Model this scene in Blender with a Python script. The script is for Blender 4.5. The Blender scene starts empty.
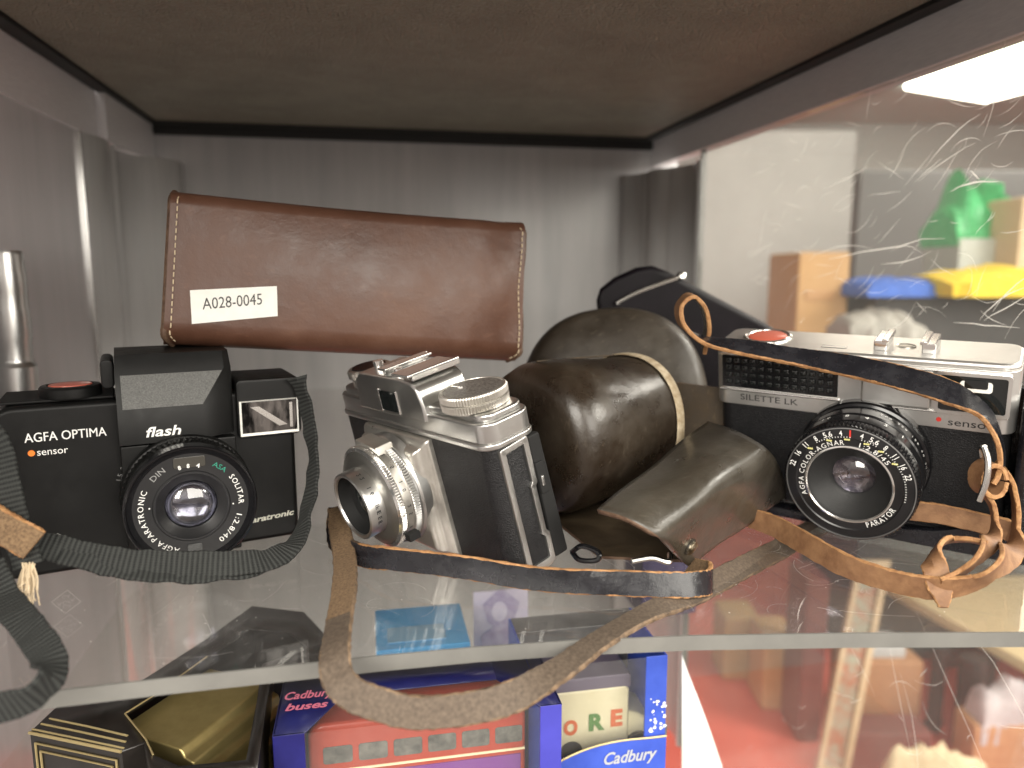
import bpy, bmesh, math, random
from mathutils import Vector, Matrix, Euler
random.seed(7)
SC = bpy.context.scene
COL = SC.collection
R = math.radians
# ------------------------------------------------------------------ camera
CAM_H = .116
PITCH, YAW, FPX = R(8.7), R(10.9), 740.0
FW = Vector((math.sin(YAW)*math.cos(PITCH), math.cos(YAW)*math.cos(PITCH), -math.sin(PITCH)))
RT = Vector((math.cos(YAW), -math.sin(YAW), 0))
UP = RT.cross(FW)
CPOS = Vector((0, 0, CAM_H))
cd = bpy.data.cameras.new('camera')
cam = bpy.data.objects.new('camera', cd); COL.objects.link(cam)
cam.matrix_world = Matrix(((RT.x, UP.x, -FW.x, 0), (RT.y, UP.y, -FW.y, 0), (RT.z, UP.z, -FW.z, CAM_H), (0, 0, 0, 1)))
cd.sensor_width = 36; cd.lens = FPX/1024*36
cd.clip_start = .005; cd.clip_end = 60
cd.dof.use_dof = True; cd.dof.focus_distance = .285; cd.dof.aperture_fstop = 8.0
SC.camera = cam
# ------------------------------------------------------------------ world: even dim light of the room
W = bpy.data.worlds.new('World'); SC.world = W; W.use_nodes = True
wn = W.node_tree.nodes; wl = W.node_tree.links
tc = wn.new('ShaderNodeTexCoord'); sp = wn.new('ShaderNodeSeparateXYZ'); rp = wn.new('ShaderNodeValToRGB')
mr = wn.new('ShaderNodeMapRange'); mr.inputs[1].default_value = -1; mr.inputs[2].default_value = 1
wl.new(tc.outputs['Generated'], sp.inputs[0]); wl.new(sp.outputs[2], mr.inputs[0]); wl.new(mr.outputs[0], rp.inputs[0])
rp.color_ramp.elements[0].color = (.13, .10, .085, 1); rp.color_ramp.elements[1].color = (.62, .58, .50, 1)
e_ = rp.color_ramp.elements.new(.46); e_.color = (.20, .17, .15, 1)
e_ = rp.color_ramp.elements.new(.62); e_.color = (.34, .32, .29, 1)
wl.new(rp.outputs[0], wn['Background'].inputs[0]); wn['Background'].inputs[1].default_value = 2.7
# ------------------------------------------------------------------ area lamps added out of view (a real one is seen through the panel)
def area(name, loc, target, sx, sy, power, col=(1, .95, .86)):
    l = bpy.data.lights.new(name, 'AREA'); l.shape = 'RECTANGLE'; l.size = sx; l.size_y = sy
    l.energy = power; l.color = col
    o = bpy.data.objects.new(name, l); COL.objects.link(o); o.location = loc
    o.rotation_euler = (Vector(target)-Vector(loc)).to_track_quat('-Z', 'Y').to_euler(); return o
area('unseen_lamp', (1.7, -2.5, 1.3), (.1, .3, 0), 2.6, 2.4, 135)
area('unseen_lamp', (-1.5, -2.6, 1.5), (0, .3, 0), 2.0, 2.0, 170)
area('unseen_lamp', (2.9, -1.0, 1.5), (.15, .35, 0), 1.0, 1.0, 75)  # added to catch a glint on the middle camera's sloping shoulder
area('unseen_lamp', (1.95, .62, 1.32), (.15, .33, .05), .5, .8, 34)  # added for glossy highlights on the leather pieces
area('unseen_lamp', (2.6, 2.9, 1.3), (4.6, 6.3, .3), .9, .9, 55)  # added to brighten the far wall with neutral light
SC.view_settings.view_transform = 'Standard'; SC.view_settings.look = 'None'
SC.view_settings.exposure = .15; SC.view_settings.gamma = 1
SC.cycles.max_bounces = 10; SC.cycles.transparent_max_bounces = 16
SC.cycles.caustics_reflective = False; SC.cycles.caustics_refractive = False
SC.cycles.sample_clamp_indirect = 6

# ================================================================== helpers
def ray(x, y): return FW + RT*((x-512)/FPX) - UP*((y-384)/FPX)
def onz(x, y, z=0.): d = ray(x, y); return CPOS + d*((z-CAM_H)/d.z)
def ony(x, y, Y): d = ray(x, y); return CPOS + d*(Y/d.y)
def at(x, y, k): return ony(x, y, k) if k > .15 else onz(x, y, k)   # k is a depth in the cabinet or a height over the shelf
HF = Vector((math.sin(YAW), math.cos(YAW), 0))
def ond(x, y, D): d = ray(x, y); return CPOS + d*(D/d.dot(HF))

def tag(o, label=None, cat=None, group=None, kind=None):
    if label: o['label'] = label
    if cat: o['category'] = cat
    if group: o['group'] = group
    if kind: o['kind'] = kind
    return o
def thing(name, label, cat, loc=(0, 0, 0), rot=None, group=None):
    o = bpy.data.objects.new(name, None); COL.objects.link(o); o.empty_display_size = .01
    o.location = loc
    if rot is not None: o.rotation_euler = rot
    return tag(o, label, cat, group)
def obj(name, bm, mats, parent=None, sharp=35):
    me = bpy.data.meshes.new(name)
    for e in bm.edges:
        e.smooth = not (len(e.link_faces) == 2 and e.calc_face_angle(0) > R(sharp))
    for f in bm.faces: f.smooth = True
    bm.to_mesh(me); bm.free()
    for m in (mats if isinstance(mats, (list, tuple)) else [mats]): me.materials.append(m)
    o = bpy.data.objects.new(name, me); COL.objects.link(o)
    if len(me.polygons) < 20000: w_ = o.modifiers.new('wn', 'WEIGHTED_NORMAL'); w_.keep_sharp = True
    if parent: o.parent = parent
    return o
def NB(): 
    b = bmesh.new(); b.loops.layers.uv.new('UVMap'); return b
def merge(bm, t, M=None, mi=None):
    if M is not None: t.transform(M)
    if mi is not None:
        for f in t.faces: f.material_index = mi
    bmesh.ops.recalc_face_normals(t, faces=t.faces[:]) 
    me = bpy.data.meshes.new('tmp'); t.to_mesh(me); t.free(); bm.from_mesh(me); bpy.data.meshes.remove(me); return bm
AX = {'z': Matrix.Identity(4),
      'y': Matrix(((1, 0, 0, 0), (0, 0, 1, 0), (0, 1, 0, 0), (0, 0, 0, 1))),   # (u,v,h) -> x=u, z=v, y=h
      'x': Matrix(((0, 0, 1, 0), (1, 0, 0, 0), (0, 1, 0, 0), (0, 0, 0, 1)))}   # (u,v,h) -> y=u, z=v, x=h
def prism(bm, pts, a0, a1, axis='z', bev=0, seg=2, mi=None, M=None):
    t = bmesh.new(); lo = [t.verts.new((p[0], p[1], a0)) for p in pts]; hi = [t.verts.new((p[0], p[1], a1)) for p in pts]
    n = len(pts); t.faces.new(lo); t.faces.new(hi)
    for i in range(n): t.faces.new((lo[i], lo[(i+1) % n], hi[(i+1) % n], hi[i]))
    bmesh.ops.recalc_face_normals(t, faces=t.faces[:])
    if bev:
        es = [e for e in t.edges if e.calc_face_angle(0) > R(28)]
        bmesh.ops.bevel(t, geom=es, offset=bev, segments=seg, profile=.5, affect='EDGES', clamp_overlap=True)
    t.transform(AX[axis]); return merge(bm, t, M, mi)
def box(bm, x0, x1, y0, y1, z0, z1, bev=0, seg=2, mi=None, M=None):
    return prism(bm, [(x0, y0), (x1, y0), (x1, y1), (x0, y1)], z0, z1, 'z', bev, seg, mi, M)
def rr(x0, y0, x1, y1, r, n=6):
    rs = r if isinstance(r, (list, tuple)) else [r]*4; out = []
    for (cx, cy, a), q in zip(((x0, y0, 180), (x1, y0, 270), (x1, y1, 0), (x0, y1, 90)), rs):
        sx = 1 if cx == x0 else -1; sy = 1 if cy == y0 else -1
        if q <= 0: out.append((cx, cy)); continue
        for k in range(n+1):
            t = R(a+90*k/n); out.append((cx+sx*q+q*math.cos(t), cy+sy*q+q*math.sin(t)))
    return out
def frame(o, zdir, xref=(0, 0, 1)):
    z = Vector(zdir).normalized(); x = Vector(xref); x = (x-z*x.dot(z)).normalized(); y = z.cross(x)
    return Matrix(((x.x, y.x, z.x, o[0]), (x.y, y.y, z.y, o[1]), (x.z, y.z, z.z, o[2]), (0, 0, 0, 1)))
def lathe(bm, prof, M=None, n=72, mi=None, knurl=None, sy=1.0, pw=2.0):
    """prof: (r,h). knurl: {index:(teeth,depth)}"""
    t = bmesh.new(); rows = []
    for i, (r, h) in enumerate(prof):
        if r <= 1e-9: rows.append([t.verts.new((0, 0, h))]); continue
        row = []
        for k in range(n):
            a = 2*math.pi*k/n; q = r
            if knurl and i in knurl and (k % 2): q -= knurl[i]
            c, s = math.cos(a), math.sin(a)
            if pw != 2: c = math.copysign(abs(c)**(2/pw), c); s = math.copysign(abs(s)**(2/pw), s)
            row.append(t.verts.new((q*c, q*s*sy, h)))
        rows.append(row)
    for a, b in zip(rows, rows[1:]):
        for k in range(n):
            k2 = (k+1) % n
            if len(a) == 1 and len(b) == 1: continue
            if len(a) == 1: t.faces.new((a[0], b[k], b[k2]))
            elif len(b) == 1: t.faces.new((a[k], a[k2], b[0]))
            else: t.faces.new((a[k], a[k2], b[k2], b[k]))
    return merge(bm, t, M, mi)
def cr(ps, n=10, closed=False):
    out = []; m = len(ps)
    for i in range(m-1):
        p0 = ps[i-1] if i else ps[0]*2-ps[1]; p1 = ps[i]; p2 = ps[i+1]; p3 = ps[i+2] if i+2 < m else ps[-1]*2-ps[-2]
        for k in range(n):
            t = k/n
            out.append(.5*((2*p1)+(p2-p0)*t+(2*p0-5*p1+4*p2-p3)*t*t+(3*p1-p0-3*p2+p3)*t**3))
    out.append(ps[-1].copy()); return out
def tube(bm, ps, r, n=10, sub=6, mi=None, smooth=True):
    ps = [Vector(p) for p in ps]; pts = cr(ps, sub) if smooth and len(ps) > 2 else ps
    t = bmesh.new(); rows = []; ref = None
    for i, p in enumerate(pts):
        d = (pts[min(i+1, len(pts)-1)]-pts[max(i-1, 0)]).normalized()
        if ref is None: ref = d.orthogonal().normalized()
        ref = (ref-d*ref.dot(d)).normalized(); b = d.cross(ref)
        rows.append([t.verts.new(p+(ref*math.cos(2*math.pi*k/n)+b*math.sin(2*math.pi*k/n))*r) for k in range(n)])
    for a, b in zip(rows, rows[1:]):
        for k in range(n): t.faces.new((a[k], a[(k+1) % n], b[(k+1) % n], b[k]))
    t.faces.new(rows[0][::-1]); t.faces.new(rows[-1])
    return merge(bm, t, None, mi)
def ribbon(bm, A, B, width=None, thick=.0018, n=10, taper=None, rough=0.0, seed=1, flip=False, wob=0.0):
    """A, B: the two edge lines. Faces: material 0 on the side of +normal, 1 on the other, 2 on the edges."""
    rnd = random.Random(seed)
    A = [Vector(p) for p in A]; B = [Vector(p) for p in B]
    a2 = cr(A, n); b2 = cr(B, n); L = bm.loops.layers.uv.verify(); rows = []; s = 0; us = []
    C = [(a+b)/2 for a, b in zip(a2, b2)]
    for i, c in enumerate(C):
        if i: s += (c-C[i-1]).length
        us.append(s)
        w = (a2[i]-b2[i]); wd = width if width else w.length; w = w.normalized()
        if taper: wd *= taper(i/(len(C)-1))
        t = (C[min(i+1, len(C)-1)]-C[max(i-1, 0)]).normalized()
        w = (w-t*w.dot(t)).normalized(); nn = t.cross(w).normalized()
        if flip: nn = -nn
        if wob:
            c = c+nn*wob*(math.sin(s*310+seed)+.6*math.sin(s*777+2*seed))+w*wob*.5*math.sin(s*420+seed); w = (w+nn*(.14*math.sin(s*190+seed)+.07*math.sin(s*430))).normalized(); nn = t.cross(w).normalized()*(-1 if flip else 1); wd *= 1-.05*abs(math.sin(s*350+seed))
        h = thick/2; e = wd/2; bv = thick*.22; j = rough
        q = lambda: rnd.uniform(-j, j)
        cs = [(e+q()-bv, h), (0, h*1.06), (-e-q()+bv, h), (-e-q(), h-bv), (-e-q(), -h+bv), (-e-q()+bv, -h), (0, -h*1.06), (e+q()-bv, -h), (e+q(), -h+bv), (e+q(), h-bv)]
        rows.append([bm.verts.new(c+w*u+nn*v) for u, v in cs])
    mi = [0, 0, 2, 2, 2, 1, 1, 2, 2, 2]; vv = [1, .5, 0, 0, 0, 0, .5, 1, 1, 1]
    m = len(cs)
    for i in range(len(rows)-1):
        for k in range(m):
            k2 = (k+1) % m
            f = bm.faces.new((rows[i][k], rows[i][k2], rows[i+1][k2], rows[i+1][k])); f.material_index = mi[k]
            for lp, (uu, vq) in zip(f.loops, ((us[i], vv[k]), (us[i], vv[k2]), (us[i+1], vv[k2]), (us[i+1], vv[k]))):
                lp[L].uv = (uu, vq*.011)
    for r_ in (rows[0], rows[-1]):
        f = bm.faces.new(r_); f.material_index = 2
    bmesh.ops.recalc_face_normals(bm, faces=bm.faces[:])
    return bm
def pxribbon(bm, seq, **k):
    return ribbon(bm, [at(*a) for a, b in seq], [at(*b) for a, b in seq], **k)
# ---- lettering
def glyphs(s, bold=0.0, shear=0.0, res=3):
    c = bpy.data.curves.new('txt', 'FONT'); c.body = s; c.size = 1; c.offset = bold; c.shear = shear; c.resolution_u = res; c.fill_mode = 'FRONT'
    o = bpy.data.objects.new('txt', c); me = bpy.data.meshes.new_from_object(o)
    vs = [(v.co.x, v.co.y) for v in me.vertices]; fs = [tuple(p.vertices) for p in me.polygons]
    bpy.data.objects.remove(o); bpy.data.curves.remove(c); bpy.data.meshes.remove(me)
    return vs, fs
_adv = {}
def adv(ch, bold):
    k = (ch, bold)
    if k not in _adv:
        w = lambda s: (lambda v: max(p[0] for p in v)-min(p[0] for p in v))(glyphs(s, bold)[0])
        _adv[k] = w('|'+ch+'|')-w('||')
    return _adv[k]
def put(bm, vs, fs, f, mi=0):
    vv = [bm.verts.new(f(*p)) for p in vs]
    for q in fs:
        try: bm.faces.new([vv[i] for i in q]).material_index = mi
        except ValueError: pass
def text(bm, s, f, w=None, h=None, bold=0.0, shear=0.0, align='L', mi=0):
    """f(u,v) maps the line (u right, v up from its baseline) to 3D"""
    vs, fs = glyphs(s, bold, shear)
    x0 = min(v[0] for v in vs); x1 = max(v[0] for v in vs); capv = glyphs('H', bold)[0]; ch = max(v[1] for v in capv)
    sy = h/ch if h else w/(x1-x0); sx = w/(x1-x0) if w else sy
    off = {'L': x0, 'C': (x0+x1)/2, 'R': x1}[align]
    put(bm, [((x-off)*sx, y*sy) for x, y in vs], fs, f, mi)
def arctext(bm, s, c, r, a0, a1, h, y, bold=.0, inward=False, mi=0, sq=1.0):
    """letters along an arc on a face looking along -y; angles in degrees clockwise from the top as seen from the front"""
    ad = [adv(ch, bold) for ch in s]; tot = sum(ad); ch = max(v[1] for v in glyphs('H', bold)[0]); sy = h/ch
    arc = R(a1-a0); pos = 0
    for q, a_ in zip(s, ad):
        mid = R(a0)+arc*(pos+a_/2)/tot; pos += a_
        if q == ' ': continue
        vs, fs = glyphs(q, bold, 0, 2); xm = (min(v[0] for v in vs)+max(v[0] for v in vs))/2
        sx = abs(arc)*r/tot*sq; 
        # outward letters: up = radial out, right = clockwise
        ur = Vector((math.sin(mid), math.cos(mid))); ut = Vector((math.cos(mid), -math.sin(mid)))
        if inward: ur, ut = -ur, -ut
        pts = []
        for x, v in vs:
            P = Vector((math.sin(mid), math.cos(mid)))*r+ut*((x-xm)*sx)+ur*((v-ch/2)*sy); pts.append((P.x, P.y))
        put(bm, pts, fs, lambda u, v: (c[0]+u, y, c[1]+v), mi)

# ================================================================== materials
def newmat(name):
    m = bpy.data.materials.new(name); m.use_nodes = True; nt = m.node_tree
    return m, nt, nt.nodes['Principled BSDF']
def nn(nt, t, **k):
    n = nt.nodes.new(t)
    for a, b in k.items(): setattr(n, a, b)
    return n
def noise(nt, co, scale, detail=4, rough=.6, stretch=None):
    if stretch:
        mp = nn(nt, 'ShaderNodeMapping'); mp.inputs['Scale'].default_value = stretch; nt.links.new(co, mp.inputs[0]); co = mp.outputs[0]
    n = nn(nt, 'ShaderNodeTexNoise'); n.inputs['Scale'].default_value = scale; n.inputs['Detail'].default_value = detail; n.inputs['Roughness'].default_value = rough
    nt.links.new(co, n.inputs['Vector']); return n.outputs['Fac']
def ramp(nt, fac, stops):
    r = nn(nt, 'ShaderNodeValToRGB'); el = r.color_ramp.elements
    while len(el) < len(stops): el.new(.5)
    for e, (p, c) in zip(el, stops): e.position = p; e.color = (*c, 1) if len(c) == 3 else c
    nt.links.new(fac, r.inputs[0]); return r.outputs[0]
def g(v): return (v, v, v)
def pbr(name, col, rough=.5, metal=0., col2=None, vs=60, vlo=.35, vhi=.65, bump=0., bs=800, rvar=0., coat=0., spec=.5, stretch=None, vor=False, bdist=.0004):
    m, nt, b = newmat(name); L = nt.links.new
    co = nn(nt, 'ShaderNodeTexCoord').outputs['Object']
    b.inputs['Metallic'].default_value = metal; b.inputs['Roughness'].default_value = rough
    b.inputs['Coat Weight'].default_value = coat; b.inputs['Specular IOR Level'].default_value = spec
    if col2 is None: b.inputs['Base Color'].default_value = (*col, 1)
    else: L(ramp(nt, noise(nt, co, vs, 5, .65, stretch), [(vlo, col), (vhi, col2)]), b.inputs['Base Color'])
    if rvar: L(ramp(nt, noise(nt, co, vs*2.3, 5, .7), [(.3, g(max(.02, rough-rvar))), (.7, g(rough+rvar))]), b.inputs['Roughness'])
    if bump:
        if vor:
            v = nn(nt, 'ShaderNodeTexVoronoi'); v.feature = 'DISTANCE_TO_EDGE'; v.inputs['Scale'].default_value = bs; L(co, v.inputs['Vector']); hgt = ramp(nt, v.outputs['Distance'], [(0, g(0)), (.25, g(1))])
        else: hgt = noise(nt, co, bs, 3, .6)
        bp = nn(nt, 'ShaderNodeBump'); bp.inputs['Strength'].default_value = bump; bp.inputs['Distance'].default_value = bdist
        L(hgt, bp.inputs['Height']); L(bp.outputs[0], b.inputs['Normal'])
    return m
def leather(name, dark, mid, light, rough=.36, scale=28, wear=.5, stretch=(1, 1, 1), grain=700, coat=.0):
    m, nt, b = newmat(name); L = nt.links.new
    co = nn(nt, 'ShaderNodeTexCoord').outputs['Object']
    base = ramp(nt, noise(nt, co, scale, 6, .62, stretch), [(.3, dark), (.5, mid), (.72, light)])
    scr = ramp(nt, noise(nt, co, 160, 3, .6, (1, 6, 1.4)), [(.60, g(0)), (.70, g(wear))])
    mx = nn(nt, 'ShaderNodeMix', data_type='RGBA'); L(scr, mx.inputs[0]); L(base, mx.inputs[6]); mx.inputs[7].default_value = (*[min(1, c*1.9) for c in light], 1)
    L(mx.outputs[2], b.inputs['Base Color'])
    L(ramp(nt, noise(nt, co, scale*2, 5, .7), [(.3, g(rough-.08)), (.7, g(rough+.14))]), b.inputs['Roughness'])
    v = nn(nt, 'ShaderNodeTexVoronoi'); v.feature = 'DISTANCE_TO_EDGE'; v.inputs['Scale'].default_value = grain; L(co, v.inputs['Vector'])
    b1 = nn(nt, 'ShaderNodeBump'); b1.inputs['Strength'].default_value = .16; b1.inputs['Distance'].default_value = .0002; L(v.outputs['Distance'], b1.inputs['Height'])
    b2 = nn(nt, 'ShaderNodeBump'); b2.inputs['Strength'].default_value = .35; b2.inputs['Distance'].default_value = .0016
    L(noise(nt, co, 55, 5, .6), b2.inputs['Height']); L(b1.outputs[0], b2.inputs['Normal']); L(b2.outputs[0], b.inputs['Normal'])
    b.inputs['Coat Weight'].default_value = coat; b.inputs['Coat Roughness'].default_value = .25
    return m
def clear(name, tint=(1, 1, 1), dust=.04, dustcol=(.8, .8, .78), rough=.02, refl=1.0, vs=14, ior=1.49):
    """clear acrylic sheet: passes light straight on, mirrors by Fresnel, carries a film of dust and rub marks"""
    m, nt, b = newmat(name); L = nt.links.new; nt.nodes.remove(b); out = nt.nodes['Material Output']
    co = nn(nt, 'ShaderNodeTexCoord').outputs['Object']
    tr = nn(nt, 'ShaderNodeBsdfTransparent'); tr.inputs[0].default_value = (*tint, 1)
    gl = nn(nt, 'ShaderNodeBsdfGlossy'); gl.inputs['Roughness'].default_value = rough; gl.inputs[0].default_value = (1, 1, 1, 1)
    ge = nn(nt, 'ShaderNodeNewGeometry'); dt = nn(nt, 'ShaderNodeVectorMath', operation='DOT_PRODUCT'); L(ge.outputs['Normal'], dt.inputs[0]); L(ge.outputs['Incoming'], dt.inputs[1])
    ab = nn(nt, 'ShaderNodeMath', operation='ABSOLUTE'); L(dt.outputs['Value'], ab.inputs[0])
    om = nn(nt, 'ShaderNodeMath', operation='SUBTRACT'); om.inputs[0].default_value = 1; L(ab.outputs[0], om.inputs[1])
    pw = nn(nt, 'ShaderNodeMath', operation='POWER'); pw.inputs[1].default_value = 5; L(om.outputs[0], pw.inputs[0])
    f0 = ((ior-1)/(ior+1))**2
    mu = nn(nt, 'ShaderNodeMath', operation='MULTIPLY_ADD', use_clamp=True); mu.inputs[1].default_value = (1-f0)*refl; mu.inputs[2].default_value = f0*refl; L(pw.outputs[0], mu.inputs[0])
    m1 = nn(nt, 'ShaderNodeMixShader'); L(mu.outputs[0], m1.inputs[0]); L(tr.outputs[0], m1.inputs[1]); L(gl.outputs[0], m1.inputs[2])
    df = nn(nt, 'ShaderNodeBsdfDiffuse'); df.inputs[0].default_value = (*dustcol, 1)
    tl = nn(nt, 'ShaderNodeBsdfTranslucent'); tl.inputs[0].default_value = (*dustcol, 1)
    ms = nn(nt, 'ShaderNodeMixShader'); ms.inputs[0].default_value = .4; L(df.outputs[0], ms.inputs[1]); L(tl.outputs[0], ms.inputs[2])
    k = ramp(nt, noise(nt, co, vs, 6, .68), [(.3, g(dust*.35)), (.75, g(dust*1.7))])
    m2 = nn(nt, 'ShaderNodeMixShader'); L(k, m2.inputs[0]); L(m1.outputs[0], m2.inputs[1]); L(ms.outputs[0], m2.inputs[2])
    L(m2.outputs[0], out.inputs[0]); return m
def uvmat(name, col, col2, rough, freq, axis=0, bump=.6, dist=.0006, fuzz=500):
    """woven or ribbed tape, ribs counted along the strap"""
    m, nt, b = newmat(name); L = nt.links.new; b.inputs['Roughness'].default_value = rough
    uv = nn(nt, 'ShaderNodeTexCoord').outputs['UV']; co = nn(nt, 'ShaderNodeTexCoord').outputs['Object']
    sx = nn(nt, 'ShaderNodeSeparateXYZ'); L(uv, sx.inputs[0])
    mu = nn(nt, 'ShaderNodeMath', operation='MULTIPLY'); mu.inputs[1].default_value = freq*2*math.pi; L(sx.outputs[axis], mu.inputs[0])
    m2 = nn(nt, 'ShaderNodeMath', operation='MULTIPLY'); m2.inputs[1].default_value = 900*2*math.pi; L(sx.outputs[1], m2.inputs[0])
    s1 = nn(nt, 'ShaderNodeMath', operation='SINE'); L(mu.outputs[0], s1.inputs[0]); s2 = nn(nt, 'ShaderNodeMath', operation='SINE'); L(m2.outputs[0], s2.inputs[0])
    ad = nn(nt, 'ShaderNodeMath', operation='MULTIPLY_ADD'); L(s2.outputs[0], ad.inputs[0]); ad.inputs[1].default_value = .25; L(s1.outputs[0], ad.inputs[2])
    mp = nn(nt, 'ShaderNodeMapRange'); L(ad.outputs[0], mp.inputs[0]); mp.inputs[1].default_value = -1.2; mp.inputs[2].default_value = 1.2
    nz = noise(nt, co, fuzz, 4, .7)
    av = nn(nt, 'ShaderNodeMath', operation='MULTIPLY_ADD'); L(nz, av.inputs[0]); av.inputs[1].default_value = .5; L(mp.outputs[0], av.inputs[2])
    L(ramp(nt, av.outputs[0], [(.25, col), (1.0, col2)]), b.inputs['Base Color'])
    bp = nn(nt, 'ShaderNodeBump'); bp.inputs['Strength'].default_value = bump; bp.inputs['Distance'].default_value = dist
    L(av.outputs[0], bp.inputs['Height']); L(bp.outputs[0], b.inputs['Normal']); b.inputs['Specular IOR Level'].default_value = .3
    return m
def emit(name, col, s):
    m, nt, b = newmat(name); b.inputs['Emission Color'].default_value = (*col, 1); b.inputs['Emission Strength'].default_value = s; b.inputs['Base Color'].default_value = (*col, 1); return m

M_ = {}
M_['black'] = pbr('black_plastic', (.0035, .0035, .0035), .42, spec=.24, col2=(.006, .006, .0058), vs=90, bump=.12, bs=2600, rvar=.06, bdist=.0001)
M_['blackg'] = pbr('black_gloss', (.006, .006, .007), .16, rvar=.04)
M_['blackm'] = pbr('black_matt', (.008, .008, .008), .7, spec=.3)
M_['flashgrey'] = pbr('grey_metallic_panel', (.045, .045, .043), .5, .2, col2=(.115, .115, .11), vs=1700, vlo=.3, vhi=.7, bump=.3, bs=2200)
M_['leatherette'] = pbr('black_leatherette', (.005, .005, .006), .46, spec=.4, col2=(.010, .010, .011), vs=300, bump=.4, bs=1150, vor=True, bdist=.00025)
M_['chrome'] = pbr('satin_chrome', (.64, .63, .61), .33, .88, col2=(.73, .72, .70), vs=40)
M_['satin'] = pbr('satin_steel', (.54, .535, .52), .30, .97, col2=(.63, .625, .61), vs=40)
M_['polish'] = pbr('polished_chrome', (.80, .79, .77), .15, .92)
M_['dullmetal'] = pbr('worn_aluminium', (.49, .47, .43), .36, .9, col2=(.61, .585, .54), vs=70, rvar=.1)
M_['dialtop'] = pbr('stippled_metal', (.20, .19, .18), .5, .9, col2=(.52, .50, .47), vs=1400, bump=.5, bs=2000)
M_['white'] = pbr('white_ink', (.78, .78, .76), .5)
M_['cream'] = pbr('cream_ink', (.72, .72, .62), .5)
M_['grey_ink'] = pbr('grey_ink', (.25, .25, .25), .5)
M_['dark_ink'] = pbr('dark_ink', (.03, .03, .03), .5)
M_['green'] = pbr('green_ink', (.02, .22, .15), .5)
M_['red'] = pbr('red_ink', (.62, .04, .03), .4)
M_['orange'] = pbr('orange_button', (.85, .22, .03), .38, coat=.4)
M_['orange_m'] = pbr('red_disc', (.62, .13, .08), .3, coat=.5)
M_['yellow'] = pbr('yellow_ink', (.65, .62, .25), .5)
M_['brown'] = leather('brown_leather', (.064, .028, .017), (.098, .044, .027), (.140, .070, .045), .38, 16, .12)
M_['olive'] = leather('dark_olive_leather', (.013, .0080, .0050), (.023, .0160, .0105), (.046, .036, .026), .29, 34, .4, coat=.12)
M_['dome'] = leather('greyish_worn_leather', (.020, .015, .010), (.036, .028, .020), (.064, .053, .039), .42, 34, .35)
M_['flap'] = leather('grey_brown_leather', (.026, .021, .0155), (.042, .036, .0275), (.066, .058, .046), .31, 26, .3, coat=.1)
M_['inner'] = leather('raw_tan_lining', (.030, .019, .009), (.055, .036, .018), (.09, .063, .032), .7, 40, .2)
M_['rawedge'] = pbr('raw_leather_edge', (.30, .22, .13), .75, col2=(.52, .44, .31), vs=300, bump=.4, bs=900)
M_['redge'] = pbr('dark_leather_edge', (.07, .035, .02), .7, col2=(.15, .09, .055), vs=300, bump=.4, bs=900)
M_['strapblack'] = leather('black_strap_leather', (.006, .006, .008), (.010, .010, .013), (.018, .018, .022), .24, 60, .25, (1, 1, 1), 1500)
M_['suede'] = pbr('brown_suede', (.085, .050, .026), .9, col2=(.25, .16, .085), vs=1100, vlo=.32, vhi=.72, bump=.8, bs=1500, bdist=.0005)
M_['suede_olive'] = pbr('worn_suede', (.058, .041, .029), .75, col2=(.115, .085, .060), vs=900, bump=.4, bs=1300)
M_['tanedge'] = pbr('tan_strap_edge', (.25, .115, .045), .75, col2=(.41, .22, .09), vs=500, bump=.6, bs=1600)
M_['wornedge'] = pbr('worn_strap_edge', (.055, .034, .020), .7, col2=(.20, .13, .075), vs=420, bump=.6, bs=1600)
M_['tan'] = pbr('tan_strap_suede', (.165, .078, .036), .6, col2=(.28, .150, .072), vs=130, bump=.5, bs=1200, bdist=.0003)
M_['webbing'] = uvmat('grey_webbing', (.009, .0095, .0095), (.033, .035, .033), .85, 620)
M_['silver'] = pbr('silver_wire', (.72, .71, .68), .22, 1.)
M_['brass'] = pbr('dull_stud', (.45, .40, .30), .3, 1., col2=(.3, .25, .18), vs=300)
M_['paper'] = pbr('paper_label', (.80, .79, .74), .6, col2=(.84, .83, .79), vs=200)
M_['thread'] = pbr('cream_thread', (.62, .50, .34), .7)
M_['alu'] = pbr('brushed_aluminium', (.78, .78, .785), .16, .2, col2=(.88, .875, .875), vs=30, stretch=(40, 40, .4), rvar=.06)
M_['rail'] = pbr('grey_aluminium', (.60, .585, .60), .32, .0, col2=(.68, .665, .675), vs=30, stretch=(4, 4, 40))
M_['back'] = pbr('grey_back_panel', (.40, .40, .405), .22, .0, col2=(.49, .485, .485), vs=7, stretch=(6, 6, .5), rvar=.05)
M_['side'] = pbr('grey_side_panel', (.52, .515, .525), .15, .0, col2=(.60, .585, .60), vs=6, stretch=(5, 5, .5), rvar=.05)
M_['underside'] = pbr('brown_leathercloth', (.235, .215, .165), .42, col2=(.295, .272, .212), vs=22, bump=.8, bs=330, bdist=.0012, vor=True, rvar=.08)
M_['gasket'] = pbr('black_rubber', (.008, .008, .008), .6)
M_['acrylic'] = clear('clear_acrylic_shelf', (.945, .94, .935), .038, (.62, .605, .59), .03, .7, 22)
M_['panel'] = clear('scuffed_clear_panel', (.95, .95, .94), .050, (.62, .61, .57), .03, .7, 9)
M_['acrylic_low'] = clear('clear_lower_shelf', (.96, .97, .96), .02, (.70, .69, .66), .06, .25, 22)
M_['edge'] = pbr('frosted_acrylic_edge', (.13, .128, .12), .35, col2=(.165, .162, .15), vs=30, bump=.1, bs=400)
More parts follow.
